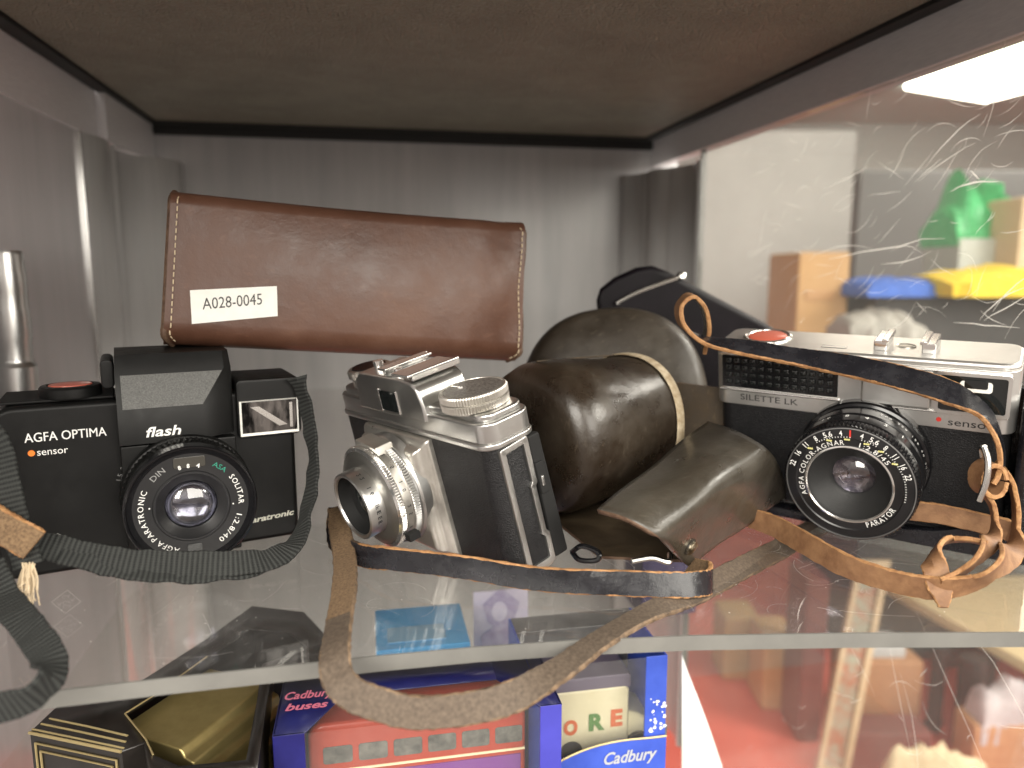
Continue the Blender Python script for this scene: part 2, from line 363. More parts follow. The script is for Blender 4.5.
def scratchmat():
    m, nt, p = newmat('scratch'); L = nt.links.new; nt.nodes.remove(p)
    d = nn(nt, 'ShaderNodeBsdfDiffuse'); t = nn(nt, 'ShaderNodeBsdfTranslucent'); x = nn(nt, 'ShaderNodeMixShader')
    for q in (d, t): q.inputs[0].default_value = (.88, .87, .83, 1)
    L(d.outputs[0], x.inputs[1]); L(t.outputs[0], x.inputs[2])
    tr = nn(nt, 'ShaderNodeBsdfTransparent'); y = nn(nt, 'ShaderNodeMixShader'); y.inputs[0].default_value = .9; L(tr.outputs[0], y.inputs[1]); L(x.outputs[0], y.inputs[2])
    L(y.outputs[0], nt.nodes['Material Output'].inputs[0]); return m
M_['scratch'] = scratchmat()
M_['film'] = clear('window_film', (.96, .96, .96), .10, (.6, .6, .58), .03, 1.0, 18)
M_['lensglass'] = clear('coated_glass', (.82, .82, .86), .0, (.5, .5, .6), .02, 2.0, 10, 1.55)
M_['blackcase'] = pbr('black_vinyl', (.003, .002, .0032), .40, spec=.12, col2=(.006, .004, .0065), vs=60, bump=.2, bs=900)
M_['dglass'] = pbr('dark_glass', (.01, .012, .012), .05, coat=.5)
def M(k): return M_[k]

# ================================================================== the cabinet
XL, XR, YB, ZT, ZB = -.197, .294, .759, .251, -.36
ZL, ZR = .2139, .2227            # lower edges of the rails
cab = thing('display_cabinet', 'grey metal display cabinet with a scuffed clear side panel round the shelves', 'cabinet')
b = NB(); box(b, XL-.03, XR+.03, YB, YB+.004, ZB, ZT+.03); obj('back_panel', b, M('back'), cab)
b = NB(); box(b, XL-.006, XL-.002, .07, .590, ZB, ZL); obj('side_panel', b, M('side'), cab)
b = NB(); box(b, XL-.0065, XL+.0004, .590, .5935, ZB, ZL, .0006); obj('panel_edge', b, M('polish'), cab)
def post(pts, name):
    b = NB(); t = .002
    P = [Vector((x, y, 0)) for x, y in pts]
    L0 = []; 
    lo = [b.verts.new((p.x, p.y, ZB)) for p in P]; hi = [b.verts.new((p.x, p.y, ZL)) for p in P]
    for i in range(len(P)-1): b.faces.new((lo[i], lo[i+1], hi[i+1], hi[i]))
    o = obj(name, b, M('alu'), cab, 50); m = o.modifiers.new('thick', 'SOLIDIFY'); m.thickness = .0015; m.offset = 0; return o
def arc2(x0, y0, x1, y1, bulge, n=9):
    a = Vector((x0, y0)); c = Vector((x1, y1)); d = c-a; nrm = Vector((-d.y, d.x))
    return [tuple(a+d*(k/n)+nrm*(bulge*4*(k/n)*(1-k/n))) for k in range(n+1)]
post([(XL-.003, .595)]+arc2(XL, .601, XL+.001, .648, -.10)+arc2(XL+.004, .651, XL+.005, .702, .12)+arc2(XL+.008, .705, -.168, .755, -.2)+[(-.1667, .7585)], 'corner_post')
post([(.2612, .7585)]+arc2(.2646, .750, .277, .729, .16)+arc2(.279, .726, .289, .691, -.15)+arc2(.290, .688, .2942, .643, .12)+[(.297, .641)], 'corner_post')
b = NB()
box(b, XL-.0135, XL, .07, .628, ZL, ZT-.0005, .001); obj('top_rail', b, M('rail'), cab)
b = NB(); box(b, XL-.006, XL+.007, .6285, YB-.0005, ZL+.0005, ZT-.0005, .001); obj('top_rail', b, M('rail'), cab)
b = NB(); box(b, XR, XR+.0135, .04, YB-.0005, ZR, ZT-.0005, .001); obj('top_rail', b, M('rail'), cab)
b = NB(); box(b, XL+.0075, XR-.0005, YB-.007, YB-.0005, .2398, ZT-.0005, .0008); obj('back_rail', b, M('gasket'), cab)
# scuffed clear panel on the right, with its scratches
b = NB(); box(b, XR+.0016, XR+.0056, .08, .6385, ZB, ZR-.0003); pan = obj('clear_panel', b, M('panel'), cab)
b = NB(); box(b, XR+.0010, XR+.0062, .6388, .6402, ZB, ZR-.0003); obj('panel_edge', b, M('edge'), cab)
b = NB(); rs = random.Random(21)
def scratch(px, py, ang, ln, w, cur):
    """a scratch on the inner face of the panel, its place measured along (Y) and up (Z) the panel"""
    X_ = XR+.0013; d = ray(px, py); P = CPOS+d*((X_-CPOS.x)/d.x)
    y0, z0 = P.y, P.z; pts = []; n = 7
    for k in range(n):
        t = k/(n-1)-.5; a = ang+cur*t
        pts.append(Vector((X_, y0-math.cos(a)*ln*t, z0+math.sin(a)*ln*t+rs.uniform(-1, 1)*ln*.012)))
    for k in range(n-1):
        dd = (pts[k+1]-pts[k]).normalized(); q = Vector((0, -dd.z, dd.y)); f0 = w*math.sin(math.pi*max(.06, k/(n-1)))*.5; f1 = w*math.sin(math.pi*min(.94, max(.06, (k+1)/(n-1))))*.5
        vs = [b.verts.new(p) for p in (pts[k]-q*f0, pts[k+1]-q*f1, pts[k+1]+q*f1, pts[k]+q*f0)]; b.faces.new(vs)
for (px, py, a, ln, w) in [(950, 138, .55, .040, .0005), (928, 170, .5, .021, .0004), (974, 183, .05, .030, .0009), (975, 175, -.7, .008, .0008), (880, 248, .10, .100, .0007), (905, 262, .16, .040, .0005),
        (1000, 300, .6, .030, .0006), (1005, 308, .5, .027, .0005), (985, 325, .0, .040, .0005), (1010, 290, .75, .027, .0005), (838, 247, .08, .067, .0004), (870, 95, 1.4, .027, .0004), (1003, 60, 1.5, .067, .0004),
        (945, 160, .35, .040, .0004), (845, 180, .2, .047, .0004), (898, 165, .9, .019, .0004), (890, 170, -.5, .027, .0003), (760, 250, .2, .040, .0004),
        (915, 735, -1.25, .067, .0003), (900, 700, -1.15, .080, .00025), (955, 700, -.8, .095, .00025), (1010, 690, -.7, .080, .0003), (860, 665, -.6, .040, .0002)]:
    scratch(px, py, a, ln, w, rs.uniform(-.4, .4))
for _ in range(150):
    scratch(rs.uniform(735, 1023), rs.uniform(70, 325) if rs.random() < .9 else rs.uniform(660, 768), rs.gauss(.35, .45), rs.uniform(.005, .030), rs.uniform(.00012, .0003), rs.uniform(-.8, .8))
obj('scratches', b, M('scratch'), cab)
ZF = -.140

us = thing('upper_shelf', 'brown leathercloth covered underside of the shelf above with black rubber rim', 'shelf')
b = NB(); prism(b, [(XL+.012, .02), (XR-.012, .02), (XR-.012, YB-.016), (XL+.012, YB-.016)], ZT-.001, ZT+.014, 'z', .0015); obj('padded_underside', b, M('underside'), us)
b = NB()
box(b, XL+.001, XL+.0118, .02, YB-.0158, ZT-.003, ZT+.012, .001); box(b, XR-.0118, XR-.001, .02, YB-.0158, ZT-.003, ZT+.012, .001); box(b, XL+.001, XR-.001, YB-.0156, YB-.0075, ZT-.003, ZT+.012, .001)
obj('rubber_rim', b, M('gasket'), us)

# ---- the clear shelf the cameras stand on
sh = thing('acrylic_shelf', 'clear scratched acrylic shelf with frosted front edge carrying the cameras', 'shelf')
TH = .0050
fe = [(-.1955, .2105), (-.103, .2122), (-.06, .2138), (.0, .2148), (.03, .2145), (.06, .2128), (.10, .2085), (.15, .2005), (.21, .1895), (.2925, .174)]
out = fe+[(.2925, .638), (.258, .7505), (-.164, .7505), (-.1955, .59)]
b = NB(); prism(b, out, -TH, 0, 'z'); obj('sheet', b, M('acrylic'), sh)
b = NB(); prism(b, [(x, y-.0008) for x, y in fe]+[(x, y-.0001) for x, y in fe[::-1]], -TH, 0.0, 'z'); obj('front_edge', b, M('edge'), sh)
b = NB(); rs = random.Random(5)
def hair(x, y, a, ln, w, cur):
    n = 9; pts = []; p = Vector((x, y, .00012))
    for k in range(n):
        pts.append(p.copy()); a += cur/n; p += Vector((math.cos(a), math.sin(a), 0))*ln/n
    for k in range(n-1):
        dd = (pts[k+1]-pts[k]).normalized(); q = Vector((-dd.y, dd.x, 0))*w/2
        b.faces.new([b.verts.new(v) for v in (pts[k]-q, pts[k+1]-q, pts[k+1]+q, pts[k]+q)])
for _ in range(110):
    x = rs.uniform(.08, .21) if rs.random() < .65 else rs.uniform(-.13, .08)
    hair(x, rs.uniform(.220-.1*max(0, x-.04), .33), rs.uniform(0, 6.28), rs.uniform(.004, .03), rs.uniform(.00003, .00009), rs.uniform(-2.6, 2.6))
for _ in range(90):
    x, y = rs.uniform(-.13, .21), rs.uniform(.22, .32); r_ = rs.uniform(.00008, .0003); 
    if x > .08: y = max(y-.02, .205)
    b.faces.new([b.verts.new((x+r_*math.cos(k*1.05), y+r_*math.sin(k*1.05)*rs.uniform(.6, 1.3), .00012)) for k in range(6)])
obj('scratches', b, M('scratch'), sh)

ls = thing('lower_acrylic_shelf', 'second clear acrylic shelf below, carrying the toy boxes', 'shelf')
b = NB(); prism(b, out, ZF-TH, ZF, 'z'); obj('sheet', b, M('acrylic_low'), ls)
b = NB(); prism(b, [(x, y-.0008) for x, y in fe]+[(x, y-.0001) for x, y in fe[::-1]], ZF-TH, ZF, 'z'); obj('front_edge', b, M('edge'), ls)

# ================================================================== left: black compact camera with built-in flash
c1 = thing('compact_camera', 'black plastic compact camera with flash hump, standing at the left end of the shelf', 'camera', (-.1387, .2942, .0003), (0, 0, R(17)))
b = NB(); prism(b, rr(0, 0, .1105, .0662, (.005, .004, .003, .010)), 0, .036, 'y', .0022, 3); obj('body', b, M('black'), c1)
b = NB(); box(b, .004, .0425, .004, .034, .0664, .0674, .0005); obj('top_plate', b, M('blackm'), c1)
b = NB(); lathe(b, [(0, 0), (.0106, 0), (.0108, .0006), (.0108, .0036), (.0102, .0044), (.0082, .0046), (.0078, .0040), (0, .0040)], Matrix.Translation((.0278, .0125, .0672)), 72); d1 = obj('shutter_dial', b, M('black'), c1)
b = NB(); lathe(b, [(0, .0052), (.004, .0051), (.0074, .0047), (.0076, .0041)], Matrix.Translation((.0278, .0125, .0672)), 48); obj('release_disc', b, M('orange_m'), d1)
# front plate with the lens and the hump above
b = NB()
prism(b, [(.0433, .0005), (.0855, .0005), (.0855, .0486), (.0433, .0486)], -.006, .002, 'y', .0008); obj('front_plate', b, M('black'), c1)
b = NB()
lo = [(.0433, -.0085), (.0735, -.0085), (.0856, -.001), (.0856, .034), (.0433, .034)]
md = [(.0433, -.0085), (.0735, -.0085), (.0856, -.001), (.0856, .034), (.0433, .034)]
up = [(.0433, -.0040), (.0825, -.0040), (.0856, -.001), (.0856, .034), (.0433, .034)]
tp = [(.0437, -.0005), (.0825, -.0005), (.0850, .002), (.0850, .033), (.0437, .033)]
rows = [[b.verts.new((x, y, z)) for x, y in pl] for pl, z in ((lo, .0495), (md, .0628), (up, .0768), (tp, .0836))]
for a, c in zip(rows, rows[1:]):
    for k in range(5): b.faces.new((a[k], a[(k+1) % 5], c[(k+1) % 5], c[k]))
b.faces.new(rows[0][::-1]); b.faces.new(rows[-1])
bmesh.ops.bevel(b, geom=[e for e in b.edges if e.calc_face_angle(0) > R(20)], offset=.0012, segments=3, profile=.5, affect='EDGES')
hump = obj('flash_hump', b, M('black'), c1)
b = NB()
A_ = [(.0452, -.00875, .0634), (.0735, -.00875, .0634), (.0818, -.0046, .0760), (.0452, -.0046, .0760)]
f0 = [b.verts.new(Vector(p)) for p in A_]; f1 = [b.verts.new(Vector(p)+Vector((0, .0006, 0))) for p in A_]
b.faces.new(f0); b.faces.new(f1[::-1])
for k in range(4): b.faces.new((f0[k], f1[k], f1[(k+1) % 4], f0[(k+1) % 4]))
bmesh.ops.recalc_face_normals(b, faces=b.faces[:]); obj('grey_panel', b, M('flashgrey'), hump)
b = NB(); prism(b, rr(.0385, .070, .0432, .0815, .002), .004, .03, 'y', .0008); obj('hump_shoulder', b, M('black'), c1)
# flash window
b = NB(); prism(b, rr(.0868, .0466, .1128, .0712, .0022), -.0035, .030, 'y', .0012); fl = obj('flash_housing', b, M('black'), c1)
fx0, fx1, fz0, fz1 = .0886, .1108, .0487, .0618
b = NB(); o_ = [b.verts.new(p) for p in ((fx0, -.0037, fz0), (fx1, -.0037, fz0), (fx1, -.0037, fz1), (fx0, -.0037, fz1))]
q = .0030; i_ = [b.verts.new(p) for p in ((fx0+q, .004, fz0+q), (fx1-q, .004, fz0+q), (fx1-q, .004, fz1-q), (fx0+q, .004, fz1-q))]
o2 = [b.verts.new((x, -.0042, z)) for x, z in ((fx0-.0009, fz0-.0011), (fx1+.0006, fz0-.0011), (fx1+.0006, fz1+.0005), (fx0-.0009, fz1+.0005))]
fl.data  # housing has a cut-out look from the bright frame standing proud of it
for k in range(4):
    b.faces.new((o2[k], o2[(k+1) % 4], o_[(k+1) % 4], o_[k]))
rim = [b.verts.new((x, -.0034, z)) for x, z in ((fx0-.0009, fz0-.0011), (fx1+.0006, fz0-.0011), (fx1+.0006, fz1+.0005), (fx0-.0009, fz1+.0005))]
for k in range(4): b.faces.new((rim[k], rim[(k+1) % 4], o2[(k+1) % 4], o2[k]))
bmesh.ops.recalc_face_normals(b, faces=b.faces[:]); obj('window_rim', b, M('paper'), fl)
b = NB(); prism(b, [(fx0, fz0), (fx1, fz0), (fx1, fz1), (fx0, fz1)], -.00395, -.0037, 'y'); obj('reflector', b, pbr('flash_reflector', (.02, .02, .02), .15, 1., col2=(.30, .29, .28), vs=110, vlo=.40, vhi=.62, stretch=(1.5, 1, .5), rvar=.05), fl)
b = NB(); 
for k in range(1):
    prism(b, [(fx0+.0035, fz1-.0022), (fx0+.0070, fz1-.0022), (fx1-.0042, fz0+.0026), (fx1-.0075, fz0+.0022)], -.0041, -.00396, 'y'); prism(b, [(fx1-.0030, fz0+.0012), (fx1-.0018, fz0+.0012), (fx1-.0018, fz1-.0012), (fx1-.0030, fz1-.0012)], -.0041, -.00396, 'y')
obj('reflector_streaks', b, M('silver'), fl)  # bars modelled for the bright streaks reflected in the flash window
# lens
LC = (.0660, .0275); LY = -.0275
FL = lambda y: frame((LC[0], y, LC[1]), (0, -1, 0))
b = NB()
lathe(b, [(0, 0), (.0240, 0), (.0243, .001), (.0243, .0095), (.0238, .0105), (.0232, .0108), (.0232, .0118), (.0240, .0122), (.0240, .0175), (.0234, .0182), (.0232, .0220)], FL(.0), 144, knurl={7: .0009, 8: .0009})
lens1 = obj('lens_barrel', b, M('black'), c1, 25)
b = NB(); lathe(b, [(.0230, .0205), (.0235, .0212), (.0235, .0272), (.0231, .0277), (.0226, .0275), (.0222, .0264), (.0200, .0258), (.0196, .0256)], FL(0), 96); obj('front_ring', b, M('blackg'), lens1, 30)
b = NB(); lathe(b, [(.0222, .0262), (.0205, .0259), (.0138, .0259), (.0134, .0263), (.0128, .0263), (.0124, .0256), (.0094, .0232), (.0090, .020)], FL(0), 96); obj('name_ring', b, pbr('ring_black', (.010, .010, .011), .35), lens1, 30)
b = NB(); lathe(b, [(.0093, .0212), (.0086, .0232), (.0066, .0246), (.0038, .0254), (0, .0257)], FL(0), 48); obj('lens_glass', b, M('lensglass'), lens1, 60)
b = NB(); lathe(b, [(.0091, .0222), (.0080, .0200), (.0050, .0186), (0, .0182)], FL(0), 48); obj('inner_glass', b, pbr('inner_lens', (.10, .10, .13), .16, .9, col2=(.36, .36, .38), vs=150), lens1, 60)
b = NB(); prism(b, rr(LC[0]-.0027, LC[1]-.0178, LC[0]+.0027, LC[1]-.0148, .0006), -.0266, -.0259, 'y', .0002); obj('index_window', b, M('dglass'), lens1)
b = NB(); prism(b, rr(LC[0]-.0056, LC[1]+.0150, LC[0]+.0056, LC[1]+.0192, .0008), -.0264, -.0259, 'y', .0002); obj('speed_window', b, pbr('window_smoked', (.045, .042, .036), .2), lens1)
yt = -.02625
b = NB()
arctext(b, 'AGFA PARATRONIC', LC, .0176, 198, 298, .0020, yt, .0, sq=.86); arctext(b, 'SOLITAR', LC, .0176, 54, 96, .0020, yt, .0, sq=.86); arctext(b, '1:2.8/40', LC, .0176, 106, 150, .0020, yt, .0, sq=.86)
for t_, a0, a1 in (('8', 345, 349), ('8', 356, 360), ('4', 8, 13)): arctext(b, t_, LC, .0158, a0, a1, .0016, -.02655, .01)
for s_ in (-1, 1): 
    lathe(b, [(0, .0001), (.0003, .0001), (.0003, 0)], frame((LC[0]+s_*.0146, yt, LC[1]-s_*.0012), (0, -1, 0)), 8)
obj('lettering', b, M('white'), lens1)
b = NB(); arctext(b, 'DIN', LC, .0176, 311, 331, .0021, yt, .0); obj('lettering', b, M('grey_ink'), lens1)
b = NB(); arctext(b, 'ASA', LC, .0176, 28, 46, .0019, yt, .0); obj('lettering', b, M('green'), lens1)
b = NB(); arctext(b, '1.5  2  3  5', LC, .0250, 284, 312, .0018, -.0001, .0)
obj('scale_marks', b, M('grey_ink'), lens1)
# writing on the body
fy = lambda x, z, y=-.00012, sl=0: (lambda u, v: (x+u, y, z+v+u*sl))
b = NB(); text(b, 'AGFA OPTIMA', fy(.0122, .0525), w=.0268, h=.0034, bold=.0); text(b, 'AGFA OPTIMA', fy(.01228, .05252, -.00016), w=.0268, h=.0034); text(b, 'sensor', fy(.0158, .0472), w=.0100, h=.0027, bold=.0); obj('lettering', b, M('white'), c1)
b = NB(); lathe(b, [(0, .0002), (.0011, .0002), (.0012, 0)], frame((.0140, 0, .0483), (0, -1, 0)), 24); obj('sensor_dot', b, M('orange'), c1)
b = NB(); text(b, 'flash', fy(.0525, .0521, -.0087), w=.0125, h=.0038, bold=.018, shear=.22); obj('lettering', b, M('white'), hump)
b = NB(); text(b, 'paratronic', fy(.1085, .0098, sl=.06), w=.0205, h=.0024, bold=.03, shear=.2, align='R'); obj('lettering', b, M('cream'), c1)
b = NB()
def rhomb(cx, cz, w, h, t):
    P = [(-w, -h*.2), (w*.15, -h), (w, h*.2), (-w*.15, h)]
    o = [(cx+x, cz+z) for x, z in P]; k_ = 1-t; i = [(cx+x*k_, cz+z*k_) for x, z in P]
    for k in range(4):
        b.faces.new([b.verts.new((p[0], -.00012, p[1])) for p in (o[k], o[(k+1) % 4], i[(k+1) % 4], i[k])])
rhomb(.0205, .0112, .0052, .0050, .14)
text(b, 'AGFA', fy(.0205, .0106, sl=-.2), w=.0060, h=.0015, bold=.01, align='C')
vs, fs = glyphs('GA', .01); put(b, [(x*.0021-.0014, y*.0021+.0012) for x, y in vs], fs, lambda u, v: (.0205+u, -.00012, .0112+v)); put(b, [(x*.0021-.0014, y*.0021-.0028) for x, y in vs], fs, lambda u, v: (.0205+u, -.00012, .0112+v))
obj('rhombus_mark', b, M('white'), c1)
b = NB(); tube(b, [(.1105, .012, .0655), (.1145, .012, .0670), (.1150, .016, .064), (.1105, .016, .062)], .0009); obj('strap_lug', b, M('blackg'), c1)

# ---- its ribbed wrist strap
st1 = thing('webbing_strap', 'grey ribbed webbing strap with worn leather keeper looped across the black compact camera', 'strap', (0, 0, 0))
b = NB()
seq = [((300, 373, .318), (294, 381, .318)), ((312, 400, .312), (298, 406, .322)), ((320, 435, .305), (303, 440, .318)), ((323, 470, .298), (304, 474, .309)), ((314, 510, .286), (300, 508, .300)),
       ((305, 545, .272), (290, 532, .285)), ((280, 566, .262), (272, 548, .270)), ((240, 575, .256), (238, 551, .260)), ((190, 577, .254), (190, 551, .256)), ((130, 576, .252), (132, 549, .255)), ((85, 570, .252), (88, 541, .256)), ((55, 561, .252), (58, 536, .256)), ((36, 557, .252), (36, 531, .256))]
pxribbon(b, seq, width=.0090, thick=.0013, n=14, rough=.00012, wob=.00018)
seq = [((299, 552, .274), (288, 540, .283)), ((268, 573, .262), (262, 556, .270)), ((235, 581, .254), (234, 562, .262)), ((180, 584, .251), (182, 564, .258)), ((140, 583, .249), (142, 562, .256)), ((100, 574, .250), (104, 553, .256)), ((60, 563, .250), (62, 545, .255))]
pxribbon(b, seq, width=.0075, thick=.0012, n=14, rough=.00012, wob=.0003, seed=4)
seq = [((-6, 425, .262), (-34, 430, .262)), ((8, 440, .258), (-18, 445, .258)), ((16, 470, .254), (-10, 476, .254)), ((24, 505, .251), (-2, 510, .251)), ((32, 535, .249), (8, 542, .249)), ((38, 560, .247), (18, 572, .246))]
pxribbon(b, seq, width=.0090, thick=.0013, n=14, rough=.00012, wob=.00018)
seq = [((6, 562, .244), (-22, 572, .244)), ((14, 590, .238), (-10, 598, .236)), ((34, 612, .226), (8, 624, .224)), ((56, 640, .213), (30, 655, .210)), ((63, 668, .204), (39, 672, .200)), ((50, 693, .199), (36, 680, .194)), ((25, 713, .196), (20, 690, .193)), ((-20, 726, .197), (-20, 700, .195))]
pxribbon(b, seq, width=.0090, thick=.0013, n=14, rough=.00012, wob=.00018)
o_ = obj('tape', b, [M('webbing')]*3, st1)
b = NB(); seq = [((-14, 500, .250), (-16, 530, .248)), ((4, 512, .248), (0, 541, .246)), ((22, 522, .247), (17, 550, .245)), ((37, 532, .247), (32, 558, .245))]
pxribbon(b, seq, width=.0100, thick=.0024, n=10, rough=.0002)
obj('leather_keeper', b, [M('suede'), M('suede'), M('tanedge')], st1)
b = NB(); rs = random.Random(3)
for k in range(34):
    p0 = at(rs.uniform(22, 36), rs.uniform(562, 572), .2462); p1 = at(rs.uniform(10, 42), rs.uniform(588, 608), .241+rs.uniform(-.004, .004))
    tube(b, [p0, (p0+p1)/2+Vector((rs.uniform(-.001, .001), rs.uniform(-.002, .001), 0)), p1], .00022, 5, 4)
obj('frayed_end', b, M('thread'), st1)

# ================================================================== brown case on top
pc = thing('leather_pouch', 'long brown leather case with a paper number label, lying across the top of two cameras', 'case')
L0 = at(163, 345, .325); L1 = at(172, 189, .331); R0 = at(520, 360, .362); R1 = at(525, 221, .366)
pc.location = L0
ex = (R0-L0).normalized(); ez = (L1-L0); ez = (ez-ex*ez.dot(ex)).normalized(); ey = ez.cross(ex)
pc.rotation_euler = Matrix(((ex.x, ey.x, ez.x), (ex.y, ey.y, ez.y), (ex.z, ey.z, ez.z))).to_euler()
mw = Matrix(((ex.x, ey.x, ez.x, L0.x), (ex.y, ey.y, ez.y, L0.y), (ex.z, ey.z, ez.z, L0.z), (0, 0, 0, 1))).inverted()
PL = lambda x, y, dy=0: (lambda d, o: o+d*((dy-o.y)/d.y))(mw.to_3x3() @ ray(x, y), mw @ CPOS)
bl, tl, br, tr = PL(162, 345), PL(171, 189), PL(521, 362), PL(526, 221)
Wp = br.x
b = NB(); DP = .046; rows = []; nx, ns = 40, 44; rs = random.Random(9)
def sect(u, hw, dp):
    """closed cross-section (y,z) of the soft pouch, rounded bottom corners, soft top"""
    out = []
    for y, z in rr(0, 0, dp, 1, .0001, 1): pass
    r1 = .010
    for (cy, cz, a) in ((r1, r1, 180), (dp-r1, r1, 270), (dp-r1, hw-r1*.6, 0), (r1*.6, hw-r1*.6, 90)):
        rq = r1 if cz < hw/2 else r1*.6
        for k in range(7):
            t = R(a+90*k/6); out.append((cy+rq*math.cos(t), cz+rq*math.sin(t)))
    # add mid points along straight runs
    res = []
    for i, p in enumerate(out):
        q_ = out[(i+1) % len(out)]; res.append(p); dd = math.hypot(q_[0]-p[0], q_[1]-p[1])
        m_ = 6 if dd > .012 else 0
        for k in range(1, m_+1): res.append((p[0]+(q_[0]-p[0])*k/(m_+1), p[1]+(q_[1]-p[1])*k/(m_+1)))
    return res
xs = [0, .002]+[.002+(Wp-.004)*k/nx for k in range(1, nx)]+[Wp-.002, Wp]
for x in xs:
    u = x/Wp; hh = (tl.z)+(tr.z-tl.z)*u - .0018*math.sin(math.pi*u)*0.6; zb = bl.z+(br.z-bl.z)*u
    x_t = tl.x+(tr.x-tl.x)*u
    row = []
    for (y, z) in sect(u, hh-zb, DP):
        v = z/(hh-zb); bul = -.0028*math.sin(math.pi*u)*math.sin(math.pi*min(1, max(0, v)))
        fold = .0026*math.exp(-((u-.93)/.035)**2)*math.sin(v*7+1)+.0020*math.exp(-((u-.86-.05*v)/.03)**2)*math.cos(v*5)
        xx = x*(1-v)+ (tl.x+(tr.x-tl.x)*u)*v
        yy = y+(bul+fold if y < DP*.4 else -bul)
        row.append(b.verts.new((xx, yy, zb+z)))
    rows.append(row)
n_ = len(rows[0])
for a, c in zip(rows, rows[1:]):
    for k in range(n_): b.faces.new((a[k], a[(k+1) % n_], c[(k+1) % n_], c[k]))
b.faces.new(rows[0][::-1]); b.faces.new(rows[-1])
bmesh.ops.recalc_face_normals(b, faces=b.faces[:])
obj('pouch_body', b, M('brown'), pc, 60)
def onface(x, z):
    u = x/Wp; hh = tl.z+(tr.z-tl.z)*u; zb = bl.z+(br.z-bl.z)*u; v = (z-zb)/(hh-zb)
    return -.0028*math.sin(math.pi*u)*math.sin(math.pi*min(1, max(0, v)))
def welt(sx, name):
    b2 = NB(); pts = []
    for k in range(15):
        v = k/14; z = .004+v*((tl.z if sx == 0 else tr.z)-.008)
        if sx: z += br.z
        x = (tl.x*v if sx == 0 else Wp+(tr.x-Wp)*v); 
        pts.append(Vector((x+(.0004 if sx == 0 else -.0004)+.0006*math.sin(v*9)*sx, .0015-.0035*math.sin(math.pi*min(1, v*1.0))*0+.001, z)))
    pts = [Vector((pts[0].x+(.003 if sx == 0 else -.003), .010, pts[0].z-.0035))]+pts+[Vector((pts[-1].x+(.001 if sx == 0 else -.001), .010, pts[-1].z+.004))]
    tube(b2, pts, .0016, 8, 4); o = obj(name, b2, M('redge'), pc); return pts
for sx in (0, 1):
    pts = welt(sx, 'edge_welt'); b2 = NB(); fine = cr(pts, 12)
    acc = 0
    for i in range(1, len(fine)): 
        acc += (fine[i]-fine[i-1]).length
        if acc > .0028 and i+3 < len(fine):
            acc = 0; d = (fine[i+3]-fine[i]).normalized(); off = Vector(((.0022 if sx == 0 else -.0022), -.0032, 0))
            tube(b2, [fine[i]+off, fine[i]+off+Vector((0, -.0003, 0))+d*.0009, fine[i]+off+d*.0018], .00028, 6, 2)
    obj('stitching', b2, M('thread'), pc)
# paper label
la, lb, lc_, ld = PL(192, 324, -.003), PL(278, 316, -.003), PL(277, 286, -.003), PL(190, 290, -.003)
b = NB(); gx, gz = 8, 3; gr = []
for j in range(gz+1):
    gr.append([])
    for i in range(gx+1):
        s, t = i/gx, j/gz; P = (la*(1-s)+lb*s)*(1-t)+(ld*(1-s)+lc_*s)*t
        gr[-1].append(b.verts.new((P.x, onface(P.x, P.z)-.0005, P.z)))
for j in range(gz):
    for i in range(gx): b.faces.new((gr[j][i], gr[j][i+1], gr[j+1][i+1], gr[j+1][i]))
ex_ = bmesh.ops.extrude_face_region(b, geom=b.faces[:]); bmesh.ops.translate(b, verts=[v for v in ex_['geom'] if isinstance(v, bmesh.types.BMVert)], vec=(0, .0003, 0))
bmesh.ops.recalc_face_normals(b, faces=b.faces[:])
lab = obj('paper_label', b, M('paper'), pc)
b = NB(); t0 = la+(lb-la)*.13+(ld-la)*.40; du = (lb-la).normalized(); dv = (ld-la).normalized()
def labf(u, v):
    P = t0+du*u+dv*v; return (P.x, onface(P.x, P.z)-.00062, P.z)
text(b, 'A028-0045', labf, w=(lb-la).length*.69, h=.0046, bold=.0); obj('lettering', b, M('dark_ink'), lab)

def rotm(a, b_, c): return Matrix.Rotation(R(c), 4, 'Z') @ Matrix.Rotation(R(a), 4, 'X') @ Matrix.Rotation(R(b_), 4, 'Y')
# ================================================================== middle: silver folding-age viewfinder camera, seen end on
c2 = thing('viewfinder_camera', 'silver and black vintage camera tipped forward on its lens in the middle of the shelf', 'camera', (.0510, .2544, .0003), rotm(13.2, -.73, -60.15).to_euler())
SW, SD = .1075, .0230
b = NB(); prism(b, rr(-SW, 0, 0, SD, .0065, 8), .001, .0545, 'z', .0008); obj('body', b, M('leatherette'), c2)
b = NB(); prism(b, rr(-SW-.0004, -.0004, .0004, SD+.0004, .0068, 8), 0, .0022, 'z', .0006); obj('base_plate', b, M('dullmetal'), c2)
# top plate: flange, body, step
b = NB()
prism(b, rr(-SW-.0008, -.0009, .0009, SD+.0006, .0068, 8), .0540, .0563, 'z', .0006, 3)
prism(b, rr(-SW-.0002, -.0002, .0003, SD+.0002, .0066, 8), .0560, .0640, 'z', .0010, 3)
prism(b, rr(-SW+.0018, .0016, -.0015, SD-.0015, .0055, 8), .0636, .0668, 'z', .0010, 3)
top2 = obj('top_plate', b, M('satin'), c2)
